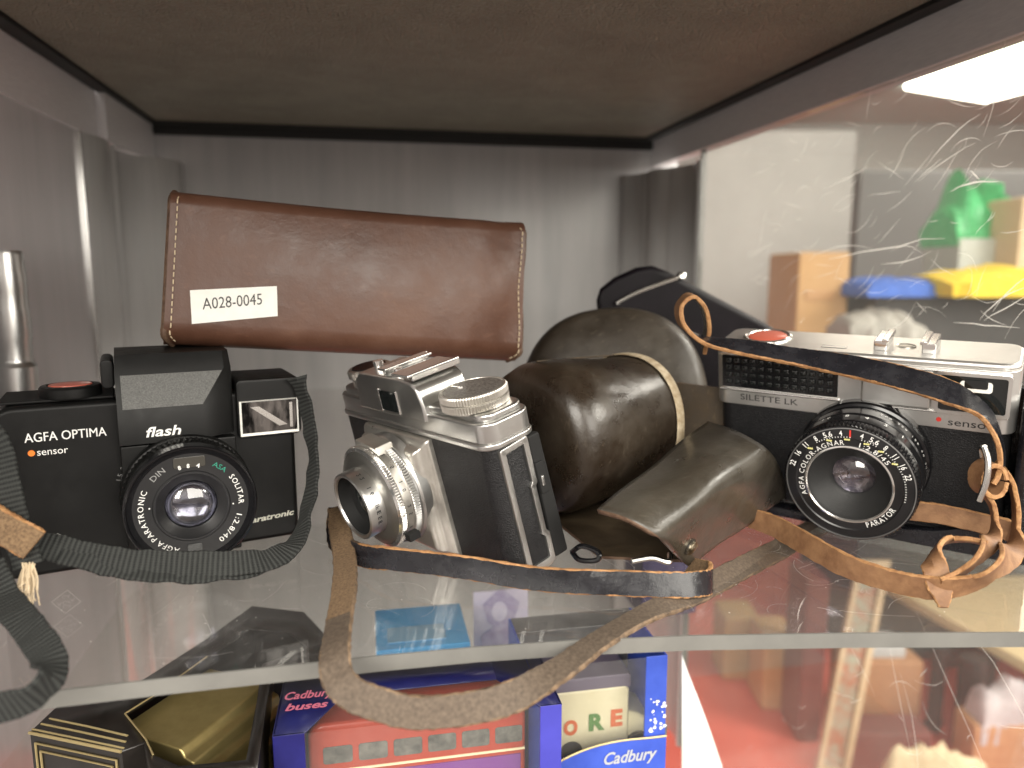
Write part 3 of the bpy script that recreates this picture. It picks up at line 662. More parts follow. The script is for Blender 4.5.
# viewfinder housing with the bright sloping shoulder
b = NB(); prism(b, [(-.0860, .0600), (-.0350, .0600), (-.0350, .0668), (-.0374, .0735), (-.0402, .0758), (-.0470, .0768), (-.0800, .0768), (-.0845, .0735)], -.0012, .0220, 'y', .0013, 3)
hs2 = obj('viewfinder_housing', b, M('satin'), top2)
b = NB(); prism(b, rr(-.0655, .0622, -.0532, .0706, .0004), -.0016, -.0010, 'y'); obj('finder_window', b, M('dglass'), hs2)
b = NB()
for x0, x1, z0, z1 in ((-.0665, -.0656, .0615, .0712), (-.0532, -.0525, .0615, .0712)): box(b, x0, x1, -.0017, -.0010, z0, z1, .0002)
obj('window_frame', b, M('polish'), hs2)
# accessory shoe
b = NB(); box(b, -.0500, -.0380, -.003, .0200, .0785, .0798, .0004); box(b, -.0395, -.0380, -.001, .0220, .0768, .0798, .0004)
box(b, -.0630, -.0570, -.001, .0220, .0790, .0801, .0003); box(b, -.0630, -.0616, .001, .0230, .0768, .0800, .0003); lathe(b, [(0, .0026), (.0018, .0024), (.0020, 0)], Matrix.Translation((-.0555, .004, .0768)), 20)
obj('accessory_shoe', b, M('polish'), hs2)
# winding dial
b = NB(); T_ = Matrix.Translation((-.0165, .0102, .0660)) @ Matrix.Scale(1.03, 4)
lathe(b, [(0, 0), (.0105, 0), (.0105, .0008), (.0124, .0010), (.0126, .0034), (.0120, .0037), (.0116, .0038), (.0117, .0040), (.0126, .0043), (.0126, .0064), (.0120, .0070), (.0112, .0071), (.0110, .0067), (0, .0067)], T_, 144, knurl={3: .0006, 4: .0006, 8: .0006, 9: .0006})
dl = obj('winding_dial', b, M('dullmetal'), c2, 25)
b = NB(); lathe(b, [(0, .0070), (.0108, .0070), (.0109, .0066)], T_, 64); obj('dial_face', b, M('dialtop'), dl)
b = NB(); box(b, -.0265, -.0215, .0075, .0083, .0731, .0735, .0001); prism(b, [(-.0212, .0068), (-.0195, .0080), (-.0212, .0090)], .0731, .0735); obj('pointer', b, M('polish'), dl)
# rewind knob at the far end
b = NB(); lathe(b, [(0, 0), (.0085, 0), (.0085, .004), (.0098, .0042), (.0100, .0070), (.0092, .0078), (.006, .0080), (0, .0080)], Matrix.Translation((-.0935, .0115, .0664)), 72, knurl={3: .0005, 4: .0005}); kn = obj('rewind_knob', b, M('dullmetal'), c2)
b = NB(); lathe(b, [(0, .0083), (.0075, .0083), (.0078, .0079)], Matrix.Translation((-.0935, .0115, .0664)), 40); obj('knob_disc', b, M('blackg'), kn)
b = NB(); lathe(b, [(0, 0), (.0022, 0), (.0022, .0035), (0, .0038)], Matrix.Translation((-.074, .006, .0768)), 24); obj('shutter_button', b, M('polish'), hs2)
# end face: chrome door frame and latch
b = NB()
def endloop(o, y, t=.0011):
    x0 = .0007
    tube(b, [(x0, a, c) for a, c in o], t, 8, 6, smooth=False)
fr2 = [(.0072, .0028), (.0050, .0522), (.0160, .0530), (.0168, .0360), (.0158, .0345), (.0168, .0150), (.0182, .0135), (.0187, .0028)]
for a, c in zip(fr2, fr2[1:]+fr2[:1]):
    d = Vector((0, c[0]-a[0], c[1]-a[1])); L_ = d.length; n_ = Vector((0, -d.z, d.y)).normalized()*.00125; dn = d.normalized()*.0009
    A0 = Vector((0, *a))-dn; A1 = Vector((0, *c))+dn
    prism(b, [(A0.y-n_.y, A0.z-n_.z), (A1.y-n_.y, A1.z-n_.z), (A1.y+n_.y, A1.z+n_.z), (A0.y+n_.y, A0.z+n_.z)], -.0008, .0011, 'x', .0004)
obj('door_frame', b, M('satin'), c2)
b = NB(); prism(b, [(.0185, .0300), (.0225, .0300), (.0216, .0430), (.0176, .0430)], -.0012, .0020, 'x', .0006); prism(b, [(.0200, .0022), (.0268, .0022), (.0230, .0538), (.0172, .0538)], -.0020, .0012, 'x', .0010); obj('door_latch', b, M('blackm'), c2)
b = NB(); box(b, .0016, .0027, .0190, .0202, .0335, .0375, .0003); obj('latch_catch', b, M('polish'), c2)
# lens panel: bevelled chrome trapezoid standing out from the front
UL, VL = -.0605, .0308
b = NB()
o0 = [(-.0880, .0025), (-.0328, .0025), (-.0362, .0535), (-.0846, .0535)]
def shr(P, k): 
    cx = sum(p[0] for p in P)/4; cz = sum(p[1] for p in P)/4; return [(cx+(x-cx)*k, cz+(z-cz)*k) for x, z in P]
lv = [(o0, 0), (o0, -.0022), (shr(o0, .93), -.0036), (shr(o0, .88), -.0042), (shr(o0, .86), -.0066), (shr(o0, .80), -.0080)]
rw = [[b.verts.new((x, y, z)) for x, z in P] for P, y in lv]
for a, c in zip(rw, rw[1:]):
    for k in range(4): b.faces.new((a[k], a[(k+1) % 4], c[(k+1) % 4], c[k]))
b.faces.new(rw[-1])
bmesh.ops.recalc_face_normals(b, faces=b.faces[:])
bmesh.ops.bevel(b, geom=[e for e in b.edges if e.calc_face_angle(0) > R(20)], offset=.0009, segments=3, profile=.5, affect='EDGES', clamp_overlap=True)
obj('lens_panel', b, M('dullmetal'), c2, 28)
F2 = frame((UL, .0010, VL), (0, -1, 0)) @ Matrix.Scale(.95, 4)
b = NB(); lathe(b, [(.0245, .006), (.0245, .0098), (.0240, .0108), (.0232, .0110)], F2, 120); lathe(b, [(.0225, .0108), (.0236, .0110), (.0236, .0118), (.0238, .0120), (.0238, .0142), (.0234, .0146), (.0226, .0147), (.0222, .0150)], F2, 240, knurl={3: .0005, 4: .0005})
lb2 = obj('lens_barrel', b, M('satin'), c2, 25)
b = NB(); lathe(b, [(.0224, .0146), (.0226, .0150), (.0226, .0182), (.0222, .0186)], F2, 120); obj('speed_ring', b, M('dullmetal'), lb2, 30)
b = NB(); lathe(b, [(.0220, .0184), (.0229, .0187), (.0231, .0189), (.0231, .0206), (.0227, .0210), (.0222, .0212), (.0212, .0216)], F2, 240, knurl={2: .0005, 3: .0005}); obj('focus_ring', b, M('polish'), lb2, 25)
b = NB(); lathe(b, [(.0216, .0213), (.0196, .0222), (.0178, .0228), (.0146, .0230)], F2, 96); obj('scale_cone', b, pbr('grey_anodised', (.30, .29, .27), .35, .9), lb2, 30)
b = NB(); lathe(b, [(.0147, .0220), (.0149, .0232), (.0149, .0290), (.0148, .0293), (.0147, .0303), (.0140, .0306), (.0132, .0303), (.0128, .0296)], F2, 120); obj('front_rim', b, M('satin'), lb2, 30)
b = NB(); lathe(b, [(.0130, .0300), (.0128, .0285), (.0112, .0245), (.0085, .0235), (.0080, .0222)], F2, 96); obj('lens_hood', b, M('blackm'), lb2, 30)
b = NB(); lathe(b, [(.0086, .0236), (.006, .0252), (.003, .0260), (0, .0262)], F2, 48); obj('lens_glass', b, M('dglass'), lb2, 60)
b = NB()
def cyltext(s, a0, h0, hgt, r, step):
    for i, ch in enumerate(s):
        if ch == ' ': continue
        a = a0+i*step; vs, fs = glyphs(ch, .02, 0, 2); xm = (min(v[0] for v in vs)+max(v[0] for v in vs))/2
        put(b, [((x-xm)*hgt*1.4, y*hgt*1.4) for x, y in vs], fs, lambda u, v: (UL+r*math.sin(R(a)+u/r), -(h0+v), VL+r*math.cos(R(a)+u/r)))
cyltext('22 16 11 8', 20, .0232, .0018, .01425, 10); cyltext('FEET', 84, .0232, .0018, .01425, 9)
cyltext('1 2 5 10 25 50', 10, .0138, .0016, .02155, 9)
obj('lettering', b, M('dark_ink'), lb2)
b = NB(); box(b, UL+.0202, UL+.0240, -.0190, -.0140, VL-.0135, VL-.0105, .0003); obj('lever', b, M('blackm'), lb2)
b = NB(); prism(b, [(UL-.007, VL+.0235), (UL+.009, VL+.0225), (UL+.010, VL+.0185), (UL-.007, VL+.0200)], -.0165, -.0085, 'y', .0008); obj('shutter_cover', b, M('dullmetal'), lb2)

# ================================================================== right: silver topped camera with black lens
RT_ = rotm(11.88, .76, -46.69)
c3 = thing('rangefinder_camera', 'silver topped black camera with black lens and red shutter disc at the right', 'camera', (.1694, .3325, .0067), RT_.to_euler())
CW, CDP, CH = .1190, .0290, .0773
b = NB(); prism(b, rr(0.001, 0, CW-.001, CDP, .007, 8), .001, .0495, 'z', .0008); obj('body', b, M('leatherette'), c3)
b = NB(); prism(b, rr(0, -.0004, CW, CDP, .0072, 8), 0, .0030, 'z', .0008); obj('base_plate', b, M('blackg'), c3)
b = NB(); prism(b, rr(-.0002, -.0006, CW+.0002, CDP+.0003, .0060, 8), .0484, .0745, 'z', .0006, 2)
prism(b, rr(0, -.0003, CW, CDP, .0060, 8), .0740, CH, 'z', .0016, 4)
tp3 = obj('top_plate', b, M('chrome'), c3)
# grille
b = NB(); prism(b, rr(.0035, .0570, .0545, .0725, .0006), -.0010, -.0002, 'y', .0003); gr3 = obj('meter_grille', b, M('blackg'), tp3)
b = NB()
for i in range(13):
    for j in range(4):
        x = .0056+i*.0037; z = .0590+j*.0034
        prism(b, [(x, z), (x+.0027, z), (x+.0027, z+.0022), (x, z+.0022)], -.0019, -.0009, 'y', .0007, 2)
obj('meter_cells', b, M('dglass'), gr3)
b = NB()
for z0, z1 in ((.0556, .0566), (.0728, .0736)): box(b, .0025, .1165 if z0 > .06 else .0555, -.0018, 0, z0, z1, .0004)
box(b, .0560, .1165, -.0016, 0, .0553, .0560, .0003)
obj('trim_bar', b, M('polish'), tp3)
b = NB(); prism(b, [(.0640, .0565), (.0900, .0565), (.0900, .0720), (.0640, .0720)], -.0026, -.0003, 'y', .0010, 3); obj('front_plate', b, M('chrome'), tp3)
b = NB(); prism(b, rr(.0920, .0563, .1160, .0724, .0012), -.0016, -.0003, 'y', .0004); vf = obj('finder_window', b, M('dglass'), tp3)
b = NB(); P_ = rr(.0912, .0556, .1168, .0731, .0016); Q_ = rr(.0926, .0570, .1154, .0718, .0010)
n_ = len(P_); v0 = [b.verts.new((x, -.0020, z)) for x, z in P_]; v1 = [b.verts.new((x, -.0020, z)) for x, z in Q_]; v2 = [b.verts.new((x, -.0010, z)) for x, z in Q_]; v3 = [b.verts.new((x, -.0003, z)) for x, z in P_]
for k in range(n_):
    for s, t in ((v0, v1), (v1, v2), (v3, v0)): b.faces.new((s[k], s[(k+1) % n_], t[(k+1) % n_], t[k]))
bmesh.ops.recalc_face_normals(b, faces=b.faces[:]); obj('window_frame', b, M('chrome'), vf)
b = NB(); prism(b, rr(.0995, .0655, .1105, .0700, .0012), -.0021, -.0016, 'y', .0002); prism(b, rr(.1010, .0670, .1090, .0705, .0008), -.0022, -.0015, 'y', .0002, mi=1); obj('frame_window', b, [M('paper'), M('dglass')], vf)
b = NB(); text(b, 'sensor', fy(.0965, .0502, -.00075), w=.0155, h=.0030, bold=.0); obj('lettering', b, M('dark_ink'), tp3); b = NB(); text(b, 'SILETTE LK', fy(.0120, .0512, -.00075), w=.0260, h=.0028, bold=.0)
obj('lettering', b, M('dark_ink'), tp3)
b = NB(); lathe(b, [(0, .0004), (.0009, .0004), (.0010, 0)], frame((.0932, -.0005, .0522), (0, -1, 0)), 20); obj('red_dot', b, M('red'), tp3)
# top: release disc, slot, shoe
b = NB(); T_ = Matrix.Translation((.0195, .0155, CH))
lathe(b, [(.0108, 0), (.0108, .0006), (.0100, .0012), (.0093, .0010), (.0090, .0004), (0, .0004)], T_, 72); rd = obj('release_ring', b, M('polish'), tp3)
b = NB(); lathe(b, [(.0088, .0005), (.0080, .0010), (0, .0007)], T_, 48); obj('release_disc', b, M('orange_m'), rd)
b = NB(); box(b, .0455, .0560, .0060, .0085, CH-.0003, CH+.0002, .0001); obj('film_counter', b, M('dglass'), tp3)
b = NB()
for x in (.0665, .0845):
    box(b, x, x+.0050, .0065, .0230, CH-.0001, CH+.0042, .0005); box(b, x+(-.0008 if x > .07 else .0030), x+(.0020 if x > .07 else .0058), .0065, .0230, CH+.0034, CH+.0050, .0004)
obj('accessory_shoe', b, M('polish'), tp3)
b = NB(); lathe(b, [(.0040, -.0001), (.0040, .0004), (.0034, .0006), (.0030, .0003), (0, .0003)], Matrix.Translation((.0775, .0150, CH)), 40, sy=.7); obj('flash_contact', b, M('dullmetal'), tp3)
# lens
LX, LZ = .0662, .0316
F3 = frame((LX, 0, LZ), (0, -1, 0))
b = NB()
lathe(b, [(.0262, 0), (.0262, .0045), (.0256, .0055), (.0246, .0060), (.0246, .0100), (.0252, .0105), (.0252, .0150), (.0246, .0155), (.0246, .0180), (.0256, .0185), (.0256, .0240), (.0252, .0246), (.0250, .0250), (.0256, .0254), (.0257, .0292), (.0250, .0302), (.0244, .0304)], F3, 200, knurl={13: .0004, 14: .0006})
lb3 = obj('lens_barrel', b, M('blackg'), c3, 25)
b = NB(); lathe(b, [(.0246, .0301), (.0246, .0306), (.0242, .0307), (.0241, .0303)], F3, 120); obj('thin_ring', b, pbr('worn_ring', (.25, .25, .25), .4, .8), lb3)
b = NB(); lathe(b, [(.0244, .0302), (.0205, .0310), (.0200, .0306), (.0168, .0306)], F3, 120); obj('name_ring', b, pbr('ring_black_satin', (.009, .009, .010), .3), lb3)
b = NB(); lathe(b, [(.0170, .0304), (.0170, .0310), (.0164, .0312), (.0160, .0308), (.0160, .0300)], F3, 120); obj('bright_ring', b, M('polish'), lb3)
b = NB(); lathe(b, [(.0161, .0306), (.0155, .0285), (.0105, .0225), (.0085, .0215), (.0080, .0200)], F3, 96); obj('lens_hood', b, pbr('hood_black', (.016, .016, .016), .55, bump=.2, bs=1200), lb3, 50)
b = NB(); lathe(b, [(.0086, .0214), (.0075, .0228), (.005, .0240), (.0025, .0246), (0, .0248)], F3, 48); obj('lens_glass', b, M('lensglass'), lb3, 60)
b = NB(); lathe(b, [(.0084, .0208), (.006, .0196), (.003, .0190), (0, .0188)], F3, 48); obj('inner_glass', b, pbr('inner_lens_grey', (.12, .11, .13), .15, .9, col2=(.50, .47, .47), vs=220, vlo=.42, vhi=.6), lb3, 60)
yt = -.03085
b = NB(); arctext(b, 'AGFA COLOR-AGNAR', (LX, LZ), .0184, 244, 354, .0020, yt, .0, sq=.82); arctext(b, '1:2.8/45', (LX, LZ), .0184, 8, 52, .0019, yt, .0, sq=.85)
arctext(b, 'PARATOR', (LX, LZ), .0184, 157, 113, .0022, yt, .0, inward=True, sq=.9)
for i, t_ in enumerate(('22', '16', '11', '8', '5.6', '4')): arctext(b, t_, (LX, LZ), .0226, -74+i*13-(len(t_)*1.6), -74+i*13+(len(t_)*1.6), .0022, -.0313, .01)
for i, t_ in enumerate(('4', '5.6', '8', '11', '16', '22')): arctext(b, t_, (LX, LZ), .0226, 11+i*12-(len(t_)*1.6), 11+i*12+(len(t_)*1.6), .0022, -.0313, .01)
for k in range(46):
    a = R(-36+k*3.0)
    if k in (13, 14, 15, 22, 23): continue
    r0, r1 = .0207, .0213; q = Vector((math.cos(a), -math.sin(a)))*.00012; d = Vector((math.sin(a), math.cos(a)))
    b.faces.new([b.verts.new((LX+p.x, -.0314, LZ+p.y)) for p in (d*r0-q, d*r0+q, d*r1+q, d*r1-q)])
UL, VL = LX, LZ
cyltext('16  8  4  2  1', -30, .0190, .0022, .02575, 5.5); cyltext('500 250 125 60 30', 18, .0108, .0015, .02535, 4.0)
obj('lettering', b, M('white'), lb3)
b = NB(); arctext(b, 'I', (LX, LZ), .0226, -1, 1, .003, -.0313, .05); obj('index_mark', b, M('red'), lb3)
b = NB()
for a in (-46, -22, -3, 17, 33, 52): 
    c_ = (LX+.0220*math.sin(R(a)), LZ+.0220*math.cos(R(a)))
    for dx in (-.0007, 0, .0007): lathe(b, [(0, .0002), (.0004, .0002), (.0004, 0)], frame((c_[0]+dx-.002*math.sin(R(a))*.6, -.0311, c_[1]-.0021*math.cos(R(a))), (0, -1, 0)), 8)
obj('focus_symbols', b, M('yellow'), lb3)

hc = thing('half_case', 'open black leather half case holding the silver topped camera', 'case', c3.location, c3.rotation_euler)
b = NB()
prism(b, rr(-.004, -.0035, .128, .036, .006), -.0058, -.0006, 'z', .0015)
prism(b, rr(.1205, -.0035, .1275, .036, .0028), -.004, .061, 'z', .0012)
prism(b, [(.070, -.0052), (.128, -.0052), (.128, .013), (.118, .011), (.095, .003), (.070, -.001)], -.0045, -.0012, 'y', .0008)
prism(b, rr(-.006, .031, .124, .0365, .002), -.004, .058, 'z', .0012)
obj('shell', b, M('strapblack'), hc)
b = NB(); tube(b, [(.129, .004, .050), (.132, .002, .044), (.1315, .006, .036), (.1285, .010, .040)], .0010, 8); obj('strap_ring', b, M('silver'), hc)

# ================================================================== leather pieces between the cameras
n1 = thing('lens_cover', 'round barrel shaped dark brown leather lens cover with a pale worn rim', 'leather cover')
Lc = at(535, 440, .318); Rc = at(634, 415, .350)
n1.location = Lc; d = Rc-Lc; Fn = frame((0, 0, 0), d); Ln = d.length
rA, rB = .0345, .0305
b = NB(); prof = [(0, -.004), (rA*.7, -.004), (rA*.93, -.001), (rA, .006)]+[(rA+(rB-rA)*k/8+.0008*math.sin(k*.8), .006+(Ln-.008)*k/8) for k in range(1, 9)]
lathe(b, prof, Fn, 96, pw=2.25); bn = obj('leather_body', b, M('olive'), n1, 60)
b = NB(); lathe(b, [(rB+.0008, Ln-.0052), (rB+.0014, Ln-.0046), (rB+.0013, Ln-.0004), (rB+.0004, Ln+.0006), (rB-.0010, Ln+.0010), (rB-.0022, Ln+.0004)], Fn, 96, pw=2.25); obj('worn_rim', b, M('rawedge'), n1, 60)
b = NB(); lathe(b, [(rB+.0002, Ln-.002), (rB-.0014, Ln+.0002), (rB*.8, Ln+.001), (0, Ln+.0012)], Fn, 64, pw=2.25); obj('end_cap', b, M('olive'), n1, 60)
b = NB(); tube(b, [Fn @ Vector((rA+(rB-rA)*t+.0002, -.004-.004*t, .006+(Ln-.012)*t)) for t in (0, .25, .5, .75, 1)], .0004, 8); obj('seam', b, M('inner'), n1)

n2 = thing('leather_case', 'domed greyish leather camera case front standing behind the barrel shaped cover', 'leather case')
Dc = at(614, 400, .395); n2.location = Dc
Fd = frame((0, 0, 0), Vector((-.30, -1, .30)), (1, 0, 0))
b = NB(); rD = .0530
lathe(b, [(0, -.030), (rD*.98, -.030), (rD, -.027), (rD, -.006), (rD*.985, .0010), (rD*.94, .0055), (rD*.86, .0085), (rD*.6, .0115), (rD*.3, .0130), (0, .0134)], Fd, 96, pw=2.3, sy=1.02); obj('leather_shell', b, M('dome'), n2, 60)
b = NB(); lathe(b, [(rD+.0002, -.012), (rD+.0007, -.0112), (rD+.0007, -.0104), (rD+.0002, -.0096)], Fd, 96, pw=2.3, sy=1.02); obj('seam', b, M('redge'), n2, 60)

n3 = thing('case_flap', 'grey brown leather case flap with a metal snap stud, open end towards the black strap', 'leather flap')
prA = [(597, 509, .032), (622, 517, .0325), (643, 528, .030), (659, 538, .0265), (668, 547, .0195), (679, 557, .0095), (690, 566, .0012)]
prB = [(708, 420, .046), (732, 428, .0475), (752, 439, .0460), (769, 452, .0415), (779, 468, .0315), (785, 485, .0190), (786, 498, .0110)]
A_ = cr([at(*p) for p in prA], 6); B_ = cr([at(*p) for p in prB], 6); b = NB(); rows = []; nu = 26
for j in range(nu+1):
    t = j/nu; row = []
    for i, (p, q_) in enumerate(zip(A_, B_)):
        s = i/(len(A_)-1); P = p.lerp(q_, t)
        P += Vector((0, -.3, 1)).normalized()*(.0022*math.sin(math.pi*t)*math.sin(math.pi*s) + .0006*math.sin(t*11+s*5))
        row.append(b.verts.new(P))
    rows.append(row)
for a, c in zip(rows, rows[1:]):
    for i in range(len(a)-1): b.faces.new((a[i], a[i+1], c[i+1], c[i]))
bmesh.ops.recalc_face_normals(b, faces=b.faces[:])
fo = obj('leather_sheet', b, [M('flap'), M('inner'), M('redge')], n3, 60)
sm = fo.modifiers.new('thick', 'SOLIDIFY'); sm.thickness = .0019; sm.offset = -1; sm.material_offset = 1; sm.material_offset_rim = 2
if fo.data.polygons[0].normal.z < 0: sm.offset = 1; sm.material_offset = 1
b = NB(); q_ = at(700, 540, .0125); 
P0 = A_[-8].lerp(B_[-8], .10); nrm = (A_[-6]-A_[-9]).cross(B_[-8]-A_[-8]).normalized()
if nrm.y > 0: nrm = -nrm
lathe(b, [(.0030, 0), (.0030, .0006), (.0024, .0012), (.001, .0015), (0, .0015)], frame(P0+nrm*.0006, nrm), 32); obj('snap_stud', b, M('brass'), n3)
b = NB(); lathe(b, [(0, -.0002), (.0034, -.0002), (.0034, .0003), (0, .0003)], frame(P0+nrm*.0004, nrm), 32); obj('stud_base', b, M('flap'), n3)

n4 = thing('case_shell', 'open brown lined leather case shell lying under the leather covers', 'leather case')
b = NB()
def slab(ps, t, mi=0):
    n_ = (ps[1]-ps[0]).cross(ps[2]-ps[0]).normalized()*t
    f0 = [b.verts.new(p) for p in ps]; f1 = [b.verts.new(p+n_) for p in ps]; k_ = len(ps)
    fa = [b.faces.new(f0), b.faces.new(f1[::-1])]+[b.faces.new((f0[i], f1[i], f1[(i+1) % k_], f0[(i+1) % k_])) for i in range(k_)]
    for f in fa[:2]: f.material_index = mi
    for f in fa[2:]: f.material_index = 2
slab([at(664, 381, .352), at(743, 391, .336), at(740, 440, .336), at(664, 470, .345)], .0022)
slab([at(743, 391, .3355), at(718, 389, .385), at(716, 430, .385), at(740, 440, .3355)], .0022)
slab([at(545, 512, .0045), at(640, 482, .0045), at(765, 502, .0040), at(690, 560, .0010), at(600, 556, .0010)], .0012)
slab([at(560, 500, .330), at(640, 478, .350), at(655, 520, .330), at(585, 535, .310)], .0018, 1)
bmesh.ops.recalc_face_normals(b, faces=b.faces[:])
obj('lining', b, [M('inner'), M('olive'), M('redge')], n4)
b = NB(); tube(b, [at(572, 552, .004), at(582, 546, .008), at(598, 552, .006), at(597, 560, .003), at(580, 560, .002), at(572, 552, .004)], .0011, 8); obj('buckle_ring', b, M('blackg'), n4)
b = NB(); tube(b, [at(632, 561, .0065), at(652, 558, .0075), at(668, 562, .006), at(670, 554, .008)], .0012, 8); obj('wire_ring', b, M('silver'), n4)

# black vinyl case behind
n5 = thing('vinyl_case', 'glossy black vinyl case with a silver metal edge, lying behind the right camera', 'case')
b = NB()
pt = [(596, 300), (600, 288), (614, 277), (636, 267), (652, 265), (668, 271), (690, 283), (765, 322), (800, 345), (790, 400), (640, 400), (600, 340)]
cen = ony(690, 330, .43); n5.location = cen
fA = [ony(x, y, .425)-cen for x, y in pt]; fB = [p+Vector((.02, .055, -.004)) for p in fA]
v0 = [b.verts.new(p) for p in fA]; v1 = [b.verts.new(p) for p in fB]; k_ = len(pt)
b.faces.new(v0); b.faces.new(v1[::-1])
for i in range(k_): b.faces.new((v0[i], v1[i], v1[(i+1) % k_], v0[(i+1) % k_]))
bmesh.ops.recalc_face_normals(b, faces=b.faces[:]); bmesh.ops.bevel(b, geom=[e for e in b.edges if e.calc_face_angle(0) > R(50)], offset=.004, segments=4, profile=.5, affect='EDGES', clamp_overlap=True)
obj('case_body', b, M('blackcase'), n5)
b = NB(); tube(b, [ony(x, y, .4232)-cen for x, y in ((616, 304), (622, 300), (640, 291), (662, 283), (680, 277))]+[ony(684, 274, .425)-cen], .0013, 8); obj('metal_edge', b, M('silver'), n5)
b = NB(); lathe(b, [(0, -.002), (.0026, -.002), (.0028, 0), (.0022, .0022), (0, .0028)], frame(ony(681, 276, .4225)-cen, (0, -1, .2)), 20); obj('clasp', b, M('silver'), n5)
# chrome tube at the left
n6 = thing('chrome_tube', 'ringed chrome tube standing by the left wall of the cabinet', 'tube', (-.1875, .440, 0))
b = NB(); lathe(b, [(0, 0), (.0085, 0), (.0085, .045), (.0100, .047), (.0100, .068), (.0088, .070), (.0082, .072), (.0082, .083), (.0090, .085), (.0090, .100), (.0086, .101), (.0086, .110), (.0089, .111), (.0089, .120), (.0085, .122), (.0085, .130), (.0078, .1325), (0, .1325)], Matrix.Scale(.955, 4), 64); obj('tube_body', b, M('satin'), n6, 25)

# ================================================================== leather straps
s2 = thing('leather_strap', 'black and suede leather strap looping over the front edge of the shelf', 'strap')
seq = [((690, 560, .262), (690, 576, .254)), ((706, 563, .252), (707, 583, .245)), ((710, 567, .241), (710, 595, .236)), ((698, 569, .2355), (698, 599, .2305)), ((676, 570, .2335), (676, 600, .2300)), ((620, 569, .236), (620, 597, .234)),
       ((540, 567, .244), (540, 591, .2435)), ((460, 556, .2545), (460, 577, .2545)), ((395, 550, .265), (395, 568, .2655)), ((360, 547, .281), (362, 563, .278)), ((346, 534, .304), (331, 549, .300)), ((350, 505, .320), (327, 512, .318)),
       ((353, 524, .306), (326, 532, .304)), ((357, 550, .283), (332, 560, .280)), ((355, 583, .250), (334, 590, .250)), ((350, 612, .228), (330, 620, .228)), ((343, 645, .2085), (328, 654, .2070)), ((344, 670, .2005), (330, 682, .1985)), ((356, 683, .1965), (344, 701, .1945)), ((377, 692, .194), (370, 713, .192)),
       ((425, 701, .192), (420, 724, .190)), ((500, 690, .195), (505, 711, .192)), ((554, 662, .203), (562, 679, .196)), ((594, 635, .2155), (602, 649, .207)), ((642, 608, .227), (650, 620, .219)), ((690, 584, .240), (698, 602, .233)), ((740, 556, .262), (750, 577, .252)), ((772, 540, .280), (782, 561, .269)), ((800, 524, .302), (808, 544, .294)), ((822, 515, .316), (830, 530, .310))]
b = NB(); pxribbon(b, seq, width=.0090, thick=.0019, n=14, rough=.00022, flip=True)
b.faces.ensure_lookup_table()
for i_, f in enumerate(b.faces):
    row = i_//10
    if row > 9*14 and f.material_index == 2: f.material_index = 3
    if row > 15*14 and f.material_index == 1: f.material_index = 4
obj('strap_band', b, [M('strapblack'), M('suede'), M('tanedge'), M('wornedge'), M('suede_olive')], s2)
b = NB(); fq = at(401, 710, .1915); lathe(b, [(0, .0004), (.0008, .0004), (.0009, 0)], frame(fq, (-.1, -1, .1)), 12); obj('buckle_hole', b, M('blackm'), s2)

s3 = thing('tan_strap', 'tan leather neck strap with black outer face draped over the right camera and buckled', 'strap')
b = NB()
W3 = .0104
seq = [((707, 352, .305), (700, 345, .323)), ((711, 330, .300), (704, 322, .318)), ((707, 309, .298), (698, 302, .316)), ((695, 299, .297), (686, 294, .315)), ((684, 308, .296), (675, 306, .314)), ((688, 328, .294), (678, 322, .312)), ((708, 347, .291), (700, 334, .308)),
       ((745, 359, .286), (745, 337, .298)), ((790, 367, .279), (790, 345, .289)), ((840, 377, .270), (840, 352, .277)), ((890, 389, .259), (890, 361, .265)), ((940, 403, .246), (945, 377, .250)), ((974, 415, .2365), (982, 401, .2430)), ((991, 432, .2305), (996, 424, .2385)), ((999, 452, .2275), (1003, 450, .2365)), ((998, 474, .2265), (1002, 472, .2360)), ((992, 486, .2265), (995, 485, .2360))]
pxribbon(b, seq, width=W3, thick=.0019, n=12, rough=.0002, flip=True)
nL = len(b.faces)
rc = at(987, 479, .231); ringA, ringB = [], []
for k in range(14):
    a = 2*math.pi*k/13*.98; off = RT*math.cos(a)*.0044+UP*math.sin(a)*.0058
    ringA.append(rc+off-Vector((0, .0045, 0))); ringB.append(rc+off+Vector((.001, .0045, 0)))
ribbon(b, ringA, ringB, width=.0080, thick=.0018, n=5, rough=.0002)
seq = [((1000, 468, .238), (1003, 464, .228)), ((1010, 488, .2375), (1015, 487, .2275)), ((1013, 514, .234), (1020, 515, .224)), ((1009, 540, .229), (1017, 545, .219)), ((995, 560, .021), (1004, 572, .012)), ((970, 574, .0145), (978, 591, .006)), ((935, 578, .011), (938, 598, .003)), ((895, 571, .0105), (893, 591, .002)), ((850, 555, .0115), (843, 576, .0022)), ((812, 534, .0125), (802, 554, .003)), ((782, 518, .0125), (770, 536, .003)), ((752, 508, .0125), (745, 526, .003)), ((720, 503, .0125), (715, 520, .003))]
pxribbon(b, seq, width=.0094, thick=.0016, n=12, rough=.0002)
seq = [((978, 490, .236), (983, 488, .228)), ((990, 508, .235), (996, 507, .226)), ((990, 530, .231), (997, 533, .222)), ((976, 552, .022), (984, 559, .015)), ((958, 568, .016), (964, 577, .009)), ((938, 579, .012), (940, 588, .006))]
pxribbon(b, seq, width=.0070, thick=.0016, n=12, rough=.0002)
seq = [((986, 541, .024), (990, 546, .016)), ((966, 537, .024), (968, 542, .016)), ((948, 538, .022), (945, 544, .015)), ((938, 550, .019), (930, 557, .0145)), ((945, 572, .0125), (927, 575, .0110)), ((950, 592, .0062), (932, 592, .0058)), ((949, 608, .0018), (938, 607, .0016))]
